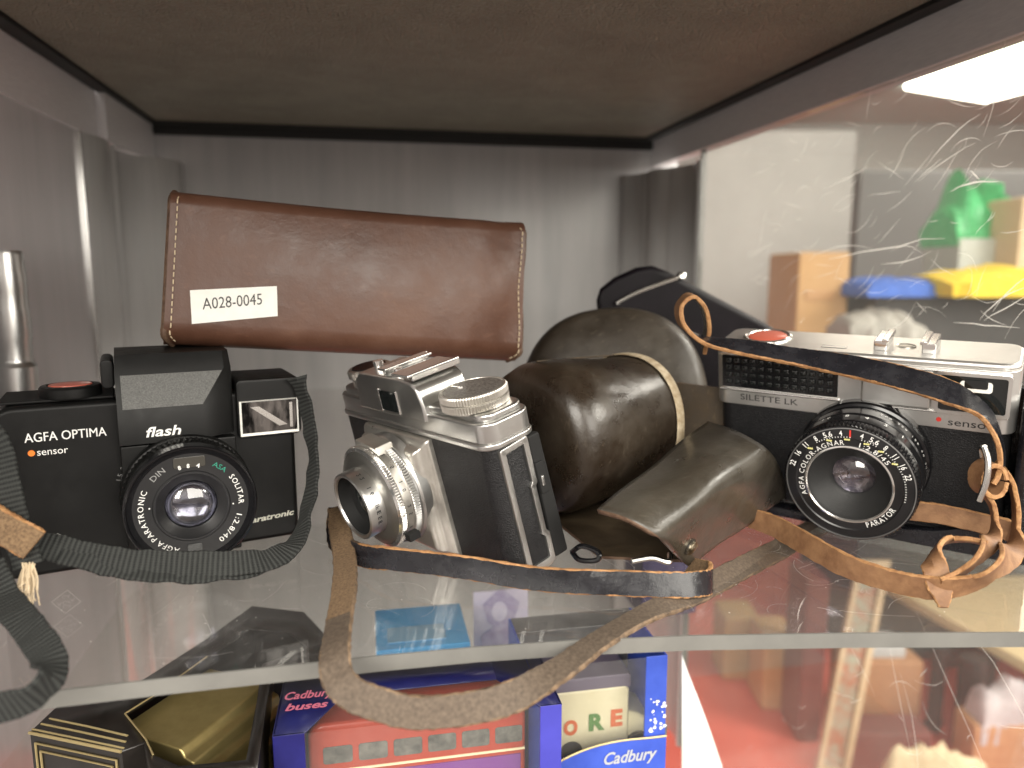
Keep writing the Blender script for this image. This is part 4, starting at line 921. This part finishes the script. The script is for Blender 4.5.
pxribbon(b, seq, width=.0084, thick=.0017, n=12, rough=.0002, taper=lambda t: 1 if t < .8 else 1-(t-.8)*3.2)
cm = c3.matrix_basis; loc3 = Vector((.1694, .3325, .0067)); r3 = RT_.to_3x3()
tA = [loc3+r3 @ Vector(p) for p in ((.078, -.0085, .0165), (.096, -.0075, .0180), (.118, -.0085, .0170), (.1225, -.0100, .0165))]
tB = [loc3+r3 @ Vector(p) for p in ((.078, -.0100, .0080), (.096, -.0090, .0092), (.118, -.0100, .0085), (.1225, -.0115, .0080))]
ribbon(b, tA, tB, width=.0085, thick=.0018, n=10, rough=.0002, flip=True)
b.faces.ensure_lookup_table()
for f in b.faces[nL:]:
    if f.material_index == 0: f.material_index = 1
obj('strap_band', b, [M('strapblack'), M('tan'), M('tanedge')], s3)
b = NB(); tube(b, [at(984, 447, .226), at(988, 462, .2235), at(986, 482, .223), at(979, 501, .2245)], .0011, 8); tube(b, [at(985, 447, .226), at(981, 448, .230), at(982, 457, .232)], .0009, 8); obj('buckle', b, M('silver'), s3)

# ================================================================== on the lower shelf
def gl(name, col, col2=None, rough=.35, **k): return pbr(name, col, rough, col2=col2, **k)
Mc = {'carton_black': gl('black_carton', (.012, .010, .009), (.02, .017, .015), .3), 'gold': gl('gold_foil', (.42, .33, .13), (.52, .42, .18), .32, metal=.75), 'goldline': gl('gold_line', (.50, .40, .20), None, .35, metal=.5),
      'blue': gl('blue_carton', (.010, .010, .10), (.016, .016, .14), .3), 'blue2': gl('bright_blue_carton', (.035, .075, .42), (.05, .10, .50), .35), 'navy': gl('navy_carton', (.008, .009, .06), (.012, .014, .085), .3),
      'busred': gl('bus_red', (.30, .046, .028), (.35, .056, .034), .25), 'cream': gl('cream_paint', (.66, .60, .38), (.72, .66, .44), .35), 'glasswin': gl('toy_window', (.06, .065, .06), (.16, .16, .14), .2, vs=120),
      'pink': gl('pink_ink', (.72, .20, .30)), 'purple': gl('purple_panel', (.16, .05, .22)), 'lblue': gl('light_blue_carton', (.06, .36, .75), (.08, .42, .80), .35), 'lilac': gl('lilac_card', (.70, .66, .84), (.80, .76, .88), .5, vs=90),
      'lilac2': gl('lilac_print', (.40, .35, .56), (.60, .55, .72), .5, vs=150), 'whitecard': gl('white_card', (.82, .82, .80), None, .5), 'greycard': gl('grey_card', (.10, .10, .10), (.16, .155, .15), .4), 'silverink': gl('silver_ink', (.55, .57, .60), None, .35, metal=.4), 'tyre': gl('toy_tyre', (.02, .02, .02), None, .6)}
def mesh_from(ps_list, name, mat, parent, t=0):
    b = NB()
    for ps in ps_list: b.faces.new([b.verts.new(p) for p in ps])
    bmesh.ops.recalc_face_normals(b, faces=b.faces[:])
    o = obj(name, b, mat, parent, 30)
    if t: m = o.modifiers.new('thick', 'SOLIDIFY'); m.thickness = t; m.offset = -1
    return o
def upright(b, poly, z0, z1, bev=0): return prism(b, [(p.x, p.y) for p in poly], z0, z1, 'z', bev)
# black and gold presentation box
TZ = -.060
k1 = thing('presentation_box', 'black presentation box with gold lines and gold tray in its cut-out top', 'box')
b = NB()
# top card: outline with a cut-out, filled as one strip
outer = [onz(*p, TZ) for p in ((30, 732), (122, 751), (144, 742), (150, 775), (257, 768), (267, 700), (273, 668), (300, 655), (331, 652), (330, 640), (304, 612), (252, 606), (205, 640), (130, 688), (67, 697))]
hole = [onz(*p, TZ) for p in ((125, 714), (146, 740), (153, 755), (180, 766), (246, 760), (257, 700), (262, 664), (309, 647), (290, 632), (248, 628), (207, 657), (152, 697))]
ov = [b.verts.new(p) for p in outer]; hv = [b.verts.new(p) for p in hole]
oe = [b.edges.new((ov[i], ov[(i+1) % len(ov)])) for i in range(len(ov))]; he = [b.edges.new((hv[i], hv[(i+1) % len(hv)])) for i in range(len(hv))]
bmesh.ops.triangle_fill(b, edges=oe+he, use_beauty=True)
bmesh.ops.recalc_face_normals(b, faces=b.faces[:])
if sum(f.normal.z for f in b.faces) < 0: bmesh.ops.reverse_faces(b, faces=b.faces[:])
o = obj('carton_top', b, Mc['carton_black'], k1); m = o.modifiers.new('thick', 'SOLIDIFY'); m.thickness = .0012; m.offset = -1
b = NB()
ring = outer[:3]+[outer[3]]
for i in range(len(outer)):
    p, q_ = outer[i], outer[(i+1) % len(outer)]; dn = Vector((0, 0, ZF+.0005-TZ)); i0 = Vector((0, 0, -.0012))
    b.faces.new([b.verts.new(v) for v in (p+i0, q_+i0, q_+dn, p+dn)])
o = obj('carton_wall', b, Mc['carton_black'], k1, 10)
b = NB()
def line3(ps, r=.00045): tube(b, ps, r, 6, 1, smooth=False)
u_ = Vector((0, 0, 1))
pA, pB, pC = outer[0], outer[1], outer[14]; out_n = Vector(((pB-pA).y, -(pB-pA).x, 0)).normalized()
for k_ in range(3):
    off = (pC-pA)*(.06+.16*k_); e0 = (pB-pA)*.03*k_
    line3([pA+off+e0+u_*.0002, pA.lerp(pB, .5)+off*.98+u_*.0002, pB+off*.9-e0+u_*.0002])
line3([pA+out_n*.0004, pB+out_n*.0004], .0006)
for k_ in range(2):
    q0 = pA.lerp(pB, .06+.05*k_)+out_n*.0004-u_*(.004+.003*k_); q1 = pA.lerp(pB, .94-.05*k_)+out_n*.0004-u_*(.004+.003*k_)
    line3([q0-u_*.05, q0, q1, q1-u_*.05], .0005)
for i in (10, 11, 0, 1): line3([hole[i]+u_*.0002, hole[(i+1) % 12]+u_*.0002], .00035)
obj('gold_line', b, Mc['goldline'], k1)
b = NB()
g0 = onz(160, 768, TZ-.004); g1 = onz(262, 690, TZ-.004); gd = (g1-g0).normalized(); gs = Vector((gd.y, -gd.x, 0))
prof = [(-.036, -.07), (-.036, -.001), (-.003, -.001), (-.001, -.004), (.003, -.005), (.0045, -.009), (.0085, -.010), (.010, -.014), (.014, -.015), (.015, -.07)]
r0 = [b.verts.new(g0+gd*.012+gs*u+u_*v) for u, v in prof]; r1 = [b.verts.new(g0+gd*.062+gs*u+u_*v) for u, v in prof]; n_ = len(prof)
b.faces.new(r0); b.faces.new(r1[::-1])
for i in range(n_): b.faces.new((r0[i], r1[i], r1[(i+1) % n_], r0[(i+1) % n_]))
bmesh.ops.recalc_face_normals(b, faces=b.faces[:]); bmesh.ops.bevel(b, geom=[e for e in b.edges if e.calc_face_angle(0) > R(20)], offset=.0009, segments=3, profile=.5, affect='EDGES', clamp_overlap=True)
obj('gold_tray', b, Mc['gold'], k1, 50)

# blue window box with a toy double-decker inside
k2 = thing('blue_window_box', 'dark blue toy box with clear window, holding the red double-decker bus', 'box')
fl_, fr_ = onz(272, 737, TZ), onz(562, 704, TZ); yF = (fl_.y+fr_.y)/2; xl, xr = fl_.x, fr_.x; hb = -.058; bk = yF+.0405
V = lambda x, y, z: Vector((x, y, z))
zf = TZ; w1 = .0120; w2 = .0092
b = NB()
def quadbox(x0, x1, y0, y1, z0, z1): box(b, x0, x1, y0, y1, z0, z1, .0004)
for i_, q_ in enumerate(((xl, xl+w1, yF, yF+.0012, ZF+.0005, zf), (xl, xl+.0012, yF+.0013, bk, ZF+.0005, zf), (xr-.0012, xr, yF+.0013, bk, ZF+.0005, zf), (xl+.0013, xr-.0013, bk-.0012, bk, ZF+.0005, zf), (xl+w1+.0001, xr-w2-.0001, yF, yF+.0012, ZF+.0005, ZF+.014))):
    b = NB(); quadbox(*q_); obj('carton_back' if i_ == 3 else 'carton_wall', b, Mc['blue'], k2)
b = NB(); quadbox(xr-w2, xr, yF, yF+.0012, ZF+.0005, zf); obj('carton_side', b, gl('violet_blue_carton', (.05, .05, .34), (.06, .06, .40), .3), k2)
ys, yb2 = yF+.0002, bk
mesh_from([[V(xl, ys, zf), V(xl+w1, ys, zf), V(xl+w1+.014, yF+.024, zf), V(xl+w1+.014, yb2, zf), V(xl, yb2, zf)], [V(xr-w2, ys, zf), V(xr, ys, zf), V(xr, yb2, zf), V(xr-w2-.014, yb2, zf), V(xr-w2-.014, yF+.024, zf)],
           [V(xl+w1+.014, yF+.024, zf), V(xr-w2-.014, yF+.024, zf), V(xr-w2-.014, yb2, zf), V(xl+w1+.014, yb2, zf)]], 'carton_top', Mc['navy'], k2, .0006)
mesh_from([[V(xl+w1, yF+.0004, ZF+.014), V(xr-w2, yF+.0004, ZF+.014), V(xr-w2, yF+.0004, zf-.0004), V(xl+w1, yF+.0004, zf-.0004)], [V(xl+w1, yF+.0004, zf-.0004), V(xr-w2, yF+.0004, zf-.0004), V(xr-w2-.014, yF+.024, zf-.0002), V(xl+w1+.014, yF+.024, zf-.0002)]], 'window_film', M('film'), k2)
b = NB(); 
text(b, 'Cadbury', lambda u, v: (xl+.002+u, yF+.024+v, zf+.0003), w=.0200, h=.0056, bold=.02, shear=.25); text(b, 'buses', lambda u, v: (xl+.003+u, yF+.0160+v, zf+.0003), w=.017, h=.0050, bold=.03, shear=.25)
obj('lettering', b, Mc['pink'], k2)
# the bus: along x, facing left
bus = thing('toy_bus', 'red toy double-decker bus with cream bands inside the blue window box', 'toy bus', (xl+w1-.0005, yF+.0128, ZF+.0008))
bL, bW, bH = .0905, .025, .0735
b = NB(); prism(b, rr(0, .006, bL, bH, (.002, .002, .006, .006)), 0, bW, 'y', .0022, 3); obj('bus_body', b, Mc['busred'], bus)
b = NB()
for z0, z1 in ((.0560, .0636), (.0230, .0330)):
    for i in range(6):
        b = NB(); prism(b, rr(.006+i*.0142, z0, .0178+i*.0142, z1, .0012), -.0003, .0010, 'y', .0002); obj('side_window', b, Mc['glasswin'], bus)
b = NB(); box(b, .0006, bL-.0006, -.0004, .001, .0522, .0532, .0001); box(b, .0006, bL-.0006, -.0004, .001, .0365, .0375, .0001); obj('cream_band', b, Mc['cream'], bus)
b = NB(); box(b, .026, .088, -.0006, .001, .0395, .0505, .0002); pn = obj('advert_panel', b, Mc['purple'], bus)
b = NB(); text(b, 'Cadbury', lambda u, v: (.040+u, -.0008, .0435+v), w=.022, h=.0045, bold=.03, shear=.2); obj('lettering', b, M('white'), pn)
for x in (.018, .072):
    b = NB(); lathe(b, [(0, -.001), (.0035, -.001), (.006, -.0004), (.0072, .001), (.0072, .005), (0, .005)], frame((x, .0003, .0072), (0, 1, 0)), 28); obj('wheel', b, Mc['tyre'], bus)

# box with the cream van
k3 = thing('van_box', 'blue edged toy box showing a cream van behind its window', 'box')
vr = onz(668, 655, TZ); yV = vr.y; xr = vr.x; xl = xr-.066; bk = yV+.050
b = NB(); w3 = .0105
zc = CAM_H+ (ray(655, 736)*(yV/ray(655, 736).y)).z
for q_ in ((xr-w3, xr, yV, yV+.0012, ZF+.0005, TZ), (xr-.0012, xr, yV+.0013, bk, ZF+.0005, TZ), (xl, xl+w3, yV, yV+.0012, ZF+.0005, TZ), (xl, xl+.0012, yV+.0013, bk, ZF+.0005, TZ)):
    b = NB(); quadbox(*q_); obj('carton_wall', b, Mc['blue2'], k3)
b = NB(); quadbox(xl+.0013, xr-.0013, bk-.0012, bk, ZF+.0005, TZ); obj('carton_back', b, Mc['greycard'], k3)
b = NB(); quadbox(xl+.0013, xr-.0013, yV+.034, bk-.0013, TZ-.0008, TZ); obj('carton_top', b, Mc['greycard'], k3)
b = NB()
zA = lambda x: CAM_H+(ray(*x)*(yV/ray(*x).y)).z
arcp = [ony(x, y, yV) for x, y in ((562, 758), (590, 746), (620, 739), (650, 736), (668, 736))]
pl = [(p.x, p.z) for p in arcp]; pl = [(xl+w3+.0001, pl[0][1]-.004)]+[q for q in pl if xl+w3+.001 < q[0] < xr-.0001]
pl = pl+[(xr, pl[-1][1]), (xr, ZF+.0005), (xl+w3+.0001, ZF+.0005)]
prism(b, pl, yV-.0012, yV-.0002, 'y'); ap = obj('front_apron', b, Mc['blue2'], k3)
b = NB(); tube(b, [V(p[0], yV-.0013, p[1]) for p in pl[:-2]], .0005, 6, 3); obj('gold_edge', b, Mc['goldline'], ap)
b = NB(); tp_ = ony(604, 765, yV-.0015); text(b, 'Cadbury', lambda u, v: (tp_.x+u, yV-.0015, tp_.z+v), w=.026, h=.0060, bold=.02, shear=.3); obj('lettering', b, Mc['silverink'], ap)
b = NB(); rs = random.Random(4)
for _ in range(26):
    p = ony(rs.uniform(650, 666), rs.triangular(690, 735, 724), yV-.0003); r_ = rs.uniform(.0003, .0011)
    b.faces.new([b.verts.new((p.x+r_*math.cos(k*1.05)*rs.uniform(.5, 1.2), p.y, p.z+r_*math.sin(k*1.05)*rs.uniform(.5, 1.2))) for k in range(6)])
obj('torn_print', b, Mc['whitecard'], k3)
mesh_from([[V(xl+w3, yV+.0004, ZF+.02), V(xr-w3, yV+.0004, ZF+.02), V(xr-w3, yV+.0004, TZ-.0003), V(xl+w3, yV+.0004, TZ-.0003)]], 'window_film', M('film'), k3)
vq = ony(632, 685, yV+.014)
van = thing('toy_van', 'cream toy delivery van with coloured letters inside the blue edged box', 'toy van', (vq.x, yV+.014, ZF+.02))
vh = vq.z-(ZF+.02)
b = NB(); prism(b, rr(-.044, .006, -.001, vh, .003), 0, .026, 'y', .0015, 3); prism(b, [(-.002, .006), (.014, .006), (.015, .016), (.004, .022), (-.002, .024)], .001, .025, 'y', .002, 3); obj('van_body', b, Mc['cream'], van)
b = NB(); prism(b, rr(-.045, vh-.002, .0, vh+.006, .002), .0005, .0255, 'y', .0012); obj('van_roof', b, gl('mauve_roof', (.12, .10, .14)), van)
b = NB(); text(b, 'W', lambda u, v: (-.0435+u, -.0004, vh-.022+v), w=.008, h=.0085, bold=.04); obj('lettering', b, gl('olive_letter', (.07, .08, .03)), van)
b = NB(); text(b, 'O', lambda u, v: (-.034+u, -.0004, vh-.022+v), w=.007, h=.0075, bold=.05); text(b, 'E', lambda u, v: (-.0105+u, -.0004, vh-.020+v), w=.006, h=.0085, bold=.05); obj('lettering', b, gl('orange_letter', (.60, .14, .05)), van)
b = NB(); text(b, 'R', lambda u, v: (-.0215+u, -.0004, vh-.021+v), w=.008, h=.0085, bold=.05); obj('lettering', b, gl('green_letter', (.10, .22, .06)), van)
for x in (-.030, .004):
    b = NB(); lathe(b, [(0, -.0012), (.003, -.001), (.0055, -.0006), (.0066, .001), (.0066, .005), (0, .005)], frame((x, .0004, .0066), (0, 1, 0)), 28); obj('wheel', b, Mc['tyre'], van)
b = NB(); box(b, .014, .021, .004, .022, .006, .012, .001); obj('bumper', b, Mc['greycard'], van)

# light blue box and a lilac portrait card behind
k4 = thing('light_blue_box', 'light blue box lying behind the bus box, under the clear shelf', 'box')
q0, q1 = onz(376, 655, -.072), onz(470, 640, -.072)
b = NB(); box(b, q0.x, q1.x, q0.y+.004, q0.y+.05, ZF+.0006, -.072, .0008); obj('carton', b, Mc['lblue'], k4)
b = NB(); box(b, q0.x+.006, q1.x-.012, q0.y+.010, q0.y+.026, -.0719, -.0715); obj('printed_panel', b, gl('pale_blue_print', (.20, .42, .62)), k4)
k5 = thing('portrait_card', 'lilac printed card with a head and shoulders portrait, standing behind the light blue box', 'card')
YP = q0.y+.058; c0, c1 = ony(474, 648, YP), ony(528, 588, YP)
b = NB(); box(b, c0.x, c1.x, YP, YP+.001, ZF+.0006, c1.z); obj('card_sheet', b, Mc['lilac'], k5)
b = NB(); cx_, cz_ = (c0.x+c1.x)/2, (c0.z+c1.z)/2; hh = c1.z-c0.z
prism(b, [(cx_+(.0105+.0012*math.sin(5*t))*math.cos(t), cz_+hh*.16+(.0115+.001*math.cos(4*t))*math.sin(t)) for t in [k*.35 for k in range(18)]], YP-.0006, YP-.0003, 'y'); prism(b, [(cx_-.012, cz_-hh*.5), (cx_+.014, cz_-hh*.5), (cx_+.013, cz_-hh*.28), (cx_+.005, cz_-hh*.12), (cx_-.004, cz_-hh*.12), (cx_-.012, cz_-hh*.3)], YP-.0008, YP-.0003, 'y')
obj('portrait_print', b, Mc['lilac2'], k5)
b = NB(); prism(b, [(cx_-.001+.0046*math.cos(t), cz_+hh*.13+.0062*math.sin(t)) for t in [k*.35 for k in range(18)]], YP-.0010, YP-.0007, 'y'); obj('face_print', b, Mc['lilac'], k5)
k6 = thing('white_wedge', 'white wedge shaped sheet in the right corner of the lower shelf', 'paper')
pw_ = [ony(682, 655, .36), ony(688, 672, .36), ony(699, 700, .36), ony(712, 735, .36), ony(722, 765, .36), ony(735, 830, .36), ony(682, 830, .36)]
b = NB(); prism(b, [(p.x, p.z) for p in pw_], .36, .3608, 'y'); obj('sheet', b, Mc['whitecard'], k6)  # thin upright white sheet with a wedge outline
b = NB(); p_ = ony(664, 600, .50); box(b, p_.x-.022, p_.x+.022, .49, .53, ZF+.0005, -.035, .002)
k7 = thing('purple_box', 'small dark purple box at the back of the lower shelf', 'box'); obj('carton', b, gl('dark_purple_carton', (.05, .045, .10), (.08, .07, .15)), k7)

# ================================================================== the room beyond the clear panel
HX = RT.copy()
def ROT(): return Matrix(((HX.x, HF.x, 0), (HX.y, HF.y, 0), (0, 0, 1))).to_euler()
def roombox(name, label, cat, rect, D, thick, mat, part, bev=.01, z0=None, turn=0.0, group=None):
    x0, y0, x1, y1 = rect; a = ond(x0, y1, D); c = ond(x1, y0, D)
    w = (c-a).dot(HX); zb = a.z if z0 is None else z0
    o = thing(name, label, cat, (a.x, a.y, zb), ROT(), group); o.rotation_euler.z += turn
    b = NB(); box(b, 0, w, 0, thick, 0, c.z-zb, bev); obj(part, b, mat, o); return o, w, c.z-zb
ZG = -1.0
def st(o): o['kind'] = 'structure'; return o
b = NB(); box(b, -3.5, 9, .9, 9.5, ZG-.05, ZG); st(obj('floor', b, gl('red_carpet', (.50, .085, .060), (.60, .115, .082), .9, vs=9)))
b = NB(); box(b, -3.5, 9, .9, 9.5, 1.36, 1.40); st(obj('ceiling', b, gl('ceiling_paint', (.42, .54, .52), (.46, .58, .56), .9)))
cA, cB = ond(400, 300, 6.6), ond(1700, 300, 6.6)
b = NB(); dW = (cB-cA).normalized(); n_ = HF*.1
prism(b, [(p.x, p.y) for p in (cA, cB, cB+n_, cA+n_)], ZG, 1.359); st(obj('wall', b, gl('room_wall', (.33, .36, .345), (.37, .40, .38), .8)))
# lamp panel on the ceiling
lp = thing('light_panel', 'bright white rectangular light panel on the ceiling beyond the clear panel', 'ceiling light')
zc_ = 1.355; lq = [onz(*p, zc_) for p in ((905, 84), (1100, 20), (1130, 60), (985, 98))]
b = NB(); f = [b.verts.new(p) for p in lq]; f2 = [b.verts.new(p-Vector((0, 0, .03))) for p in lq]
b.faces.new(f2)
for i in range(4): b.faces.new((f[i], f[(i+1) % 4], f2[(i+1) % 4], f2[i]))
bmesh.ops.recalc_face_normals(b, faces=b.faces[:]); LAMP = emit('lamp_white', (1, .94, .80), 10); obj('diffuser', b, LAMP, lp)
for x, y in ((1.25, 1.9), (2.6, 2.6)):   # unseen glowing panels added to brighten the room and the camera-top reflections
    l2 = thing('light_panel', 'unseen white light panel added above the cartons', 'ceiling light', (x, y, 1.33), None, 'unseen light panels'); b = NB(); box(b, -.35, .35, -.35, .35, 0, .03, .004); obj('diffuser', b, emit('fill_white_dim', (1, .94, .80), 4), l2)
# upper part of the view
kraft = gl('kraft_card', (.36, .21, .085), (.41, .25, .105), .7, vs=8)
o, w, h_ = roombox('cardboard_box', 'tall tan cardboard box standing beside the black shelving', 'box', (790, 252, 852, 420), 2.1, .25, kraft, 'carton')
b = NB(); box(b, w*.15, w*.75, -.004, .0, h_*.72, h_*.78, .001); obj('tape', b, gl('tape_brown', (.36, .20, .08)), o)
bm_ = gl('black_shelf_paint', (.018, .018, .018), (.03, .03, .03), .5)
o, w, h_ = roombox('shelving_unit', 'black shelving unit with blue and yellow cloths lying on it', 'shelf', (846, 296, 1180, 700), 2.0, .4, bm_, 'cabinet_body')
b = NB(); box(b, -.02, w+.02, -.02, .42, h_+.001, h_+.02, .004); obj('top_board', b, bm_, o)
roombox('grey_cabinet', 'dark grey cabinet against the wall behind the shelving', 'cabinet', (852, 170, 1190, 300), 3.4, .4, gl('dark_grey_paint', (.11, .112, .11), (.14, .142, .138), .6), 'cabinet_body')
roombox('pale_wall_patch', 'paler patch of the wall left of the cardboard box', 'board', (690, 130, 858, 420), 3.0, .04, gl('pale_wall_patch', (.31, .31, .295), (.36, .358, .34), .7, vs=3), 'patch_sheet')  # added sheet standing for the paler stretch of the wall
def blob(name, label, cat, rect, D, thick, mat, part, seed, jag=.12):
    x0, y0, x1, y1 = rect; a = ond(x0, y1, D); c = ond(x1, y0, D); w = (c-a).dot(HX); h_ = c.z-a.z; o = thing(name, label, cat, a, ROT()); rs = random.Random(seed); b = NB()
    n = 14; m = 7; rows = []
    for i in range(n+1):
        u = i/n; hh = h_*(.62+jag*rs.uniform(-1, 1)+.38*math.sin(math.pi*min(1, u*1.1))**.6); row = []
        for j in range(m+1):
            t = math.pi*j/m; row.append(b.verts.new((w*u, thick*.5-math.cos(t)*thick*.5*(1+.2*rs.uniform(-1, 1)), hh*math.sin(t)**.6*(1+.06*rs.uniform(-1, 1)))))
        rows.append(row)
    for p, q_ in zip(rows, rows[1:]):
        for j in range(m): b.faces.new((p[j], p[j+1], q_[j+1], q_[j]))
    b.faces.new(rows[0]); b.faces.new(rows[-1][::-1]); bmesh.ops.recalc_face_normals(b, faces=b.faces[:]); obj(part, b, mat, o, 60); return o
blob('folded_cloth', 'folded bright blue cloth on the black shelving', 'cloth', (868, 277, 962, 297), 1.94, .25, gl('blue_cloth', (.025, .09, .36), (.04, .12, .44), .8), 'cloth_body', 3)
blob('yellow_cloth', 'crumpled bright yellow cloth beside the folded blue one', 'cloth', (950, 266, 1090, 297), 1.88, .28, gl('yellow_cloth', (.60, .42, .02), (.68, .50, .04), .8), 'cloth_body', 5)
blob('green_bag', 'bright green plastic bag on top of a pale grey tub', 'bag', (955, 180, 1030, 246), 2.22, .2, gl('green_plastic', (.04, .30, .10), (.10, .48, .20), .35), 'bag_body', 8, .3)
roombox('grey_tub', 'pale grey plastic tub under the green bag', 'tub', (955, 238, 1015, 296), 2.2, .2, gl('pale_grey_plastic', (.34, .36, .33), (.40, .42, .38), .5), 'tub_body')
roombox('beige_box', 'beige cardboard box standing right of the green bag', 'box', (1014, 196, 1110, 290), 2.1, .2, gl('beige_card', (.50, .38, .24), (.55, .43, .28), .7), 'carton')
blob('white_bundle', 'small bundle of white cloth low in front of the black shelving', 'cloth', (852, 312, 935, 345), 1.7, .15, gl('white_cloth', (.26, .25, .22), (.34, .33, .30), .8), 'cloth_body', 11)
# lower part of the view, on the red floor
def onf(x, y): return onz(x, y, ZG)
roombox('carton_box', 'plain tan carton on the red carpet near the glass corner', 'box', (722, 618, 762, 680), 1.89, .12, kraft, 'carton', z0=ZG)
roombox('carton_box', 'tan carton with a dark gap beside the maroon post', 'box', (761, 636, 800, 708), 1.75, .12, gl('tan_card', (.40, .22, .09), (.46, .27, .12), .7), 'carton', z0=ZG)
roombox('bookcase_end', 'dark maroon upright board standing on the red carpet', 'board', (797, 580, 832, 742), 1.62, .12, gl('maroon_wood', (.10, .022, .018), (.13, .03, .024), .5), 'board_body', z0=ZG)
roombox('brown_carton', 'wide brown carton carrying a grey folded item', 'box', (846, 662, 926, 738), 1.64, .12, gl('brown_card', (.26, .13, .06), (.32, .17, .08), .7), 'carton', z0=ZG)
roombox('grey_pack', 'grey folded item lying on the wide brown carton', 'pack', (868, 646, 908, 662), 1.66, .08, gl('grey_fabric', (.30, .30, .30), (.38, .38, .37), .8), 'pack_body')
roombox('maroon_crate', 'low maroon crate behind the black table foot', 'crate', (846, 734, 935, 790), 1.46, .08, gl('maroon_card', (.09, .025, .02), (.13, .035, .028), .7), 'crate_body', z0=ZG)
# patterned frame leaning
pf = thing('picture_frame', 'narrow tan frame with mottled floral picture leaning across the cartons', 'picture frame')
fq = [ond(x, y, D) for x, y, D in ((814, 772, 1.32), (845, 778, 1.32), (888, 560, 1.45), (856, 560, 1.45))]
nrm = (fq[1]-fq[0]).cross(fq[3]-fq[0]).normalized(); nrm = nrm if nrm.y < 0 else -nrm
def fpt(u, v, w=0): return (fq[0].lerp(fq[1], u)).lerp(fq[3].lerp(fq[2], u), v)+nrm*w
def fbox(b, u0, u1, v0, v1, w0, w1):
    A = [b.verts.new(fpt(u, v, w0)) for u, v in ((u0, v0), (u1, v0), (u1, v1), (u0, v1))]; B = [b.verts.new(fpt(u, v, w1)) for u, v in ((u0, v0), (u1, v0), (u1, v1), (u0, v1))]
    b.faces.new(A[::-1]); b.faces.new(B)
    for i in range(4): b.faces.new((A[i], A[(i+1) % 4], B[(i+1) % 4], B[i]))
b = NB(); fbox(b, 0, .14, 0, 1, 0, .012); fbox(b, .80, 1, 0, 1, 0, .012); fbox(b, .141, .799, 0, .04, 0, .012); fbox(b, .141, .799, .96, 1, 0, .012); bmesh.ops.recalc_face_normals(b, faces=b.faces[:]); obj('frame_moulding', b, gl('pale_frame', (.36, .26, .15), (.42, .31, .19), .45), pf)
b = NB(); fbox(b, .142, .798, .041, .959, .001, .005); bmesh.ops.recalc_face_normals(b, faces=b.faces[:]); obj('picture', b, pbr('mottled_print', (.26, .085, .04), .6, col2=(.22, .23, .17), vs=38, vlo=.40, vhi=.58), pf)
# table with black metal legs
tb = thing('folding_table', 'pale topped table on black metal legs standing on the red carpet', 'table')
t0 = ond(884, 588, 1.95); t1 = onz(1040, 676, t0.z); td = (t1-t0).normalized(); tn = Vector((td.y, -td.x, 0)).normalized()
if tn.dot(HX) < 0: tn = -tn
td = Vector((td.x, td.y, 0)).normalized(); zt = (t0.z+t1.z)/2
ps = [t0, t0+(t1-t0)*1.6, t0+(t1-t0)*1.6+tn*.6, t0+tn*.6]
b = NB(); prism(b, [(p.x, p.y) for p in ps], zt-.014, zt+.014, 'z', .004); obj('table_top', b, gl('table_edge', (.52, .40, .22), (.58, .46, .27), .4), tb)
blk = gl('black_tube', (.015, .015, .015), None, .4)
for (x, D, r_) in ((940, 1.66, .017), (974, 1.60, .030), (992, 1.70, .014)):
    p = ond(x, 655, D); b = NB(); tube(b, [(p.x, p.y, zt-.015), (p.x, p.y, ZG+.01)], r_, 10, 1, smooth=False); obj('leg', b, blk, tb)
b = NB(); p0, p1 = ond(935, 664, 1.75), ond(976, 660, 1.62); tube(b, [p0, p1], .014, 8, 1, smooth=False); obj('cross_bar', b, blk, tb)
p0, p1, p2, p3 = ond(948, 726, 1.72), ond(915, 731, 1.66), ond(903, 745, 1.62), ond(902, 775, 1.60); b = NB(); tube(b, [p0, p1, p2, p3], .018, 8, 6); obj('foot', b, blk, tb)
blob('grey_bag', 'grey and mauve soft bag on the brown carton by the table', 'bag', (980, 688, 1060, 745), 1.45, .07, gl('mauve_grey_fabric', (.30, .27, .28), (.48, .45, .46), .8, vs=14), 'bag_body', 14)
roombox('storage_carton', 'brown carton under the soft grey bag', 'box', (968, 726, 1080, 800), 1.45, .08, gl('carton_brown', (.34, .17, .08), (.40, .22, .11), .7), 'carton', z0=ZG)
blob('paper_bundle', 'crumpled beige paper at the foot of the view', 'paper', (886, 750, 992, 800), 1.2, .03, gl('beige_paper', (.46, .36, .22), (.56, .46, .30), .8), 'paper_body', 16)
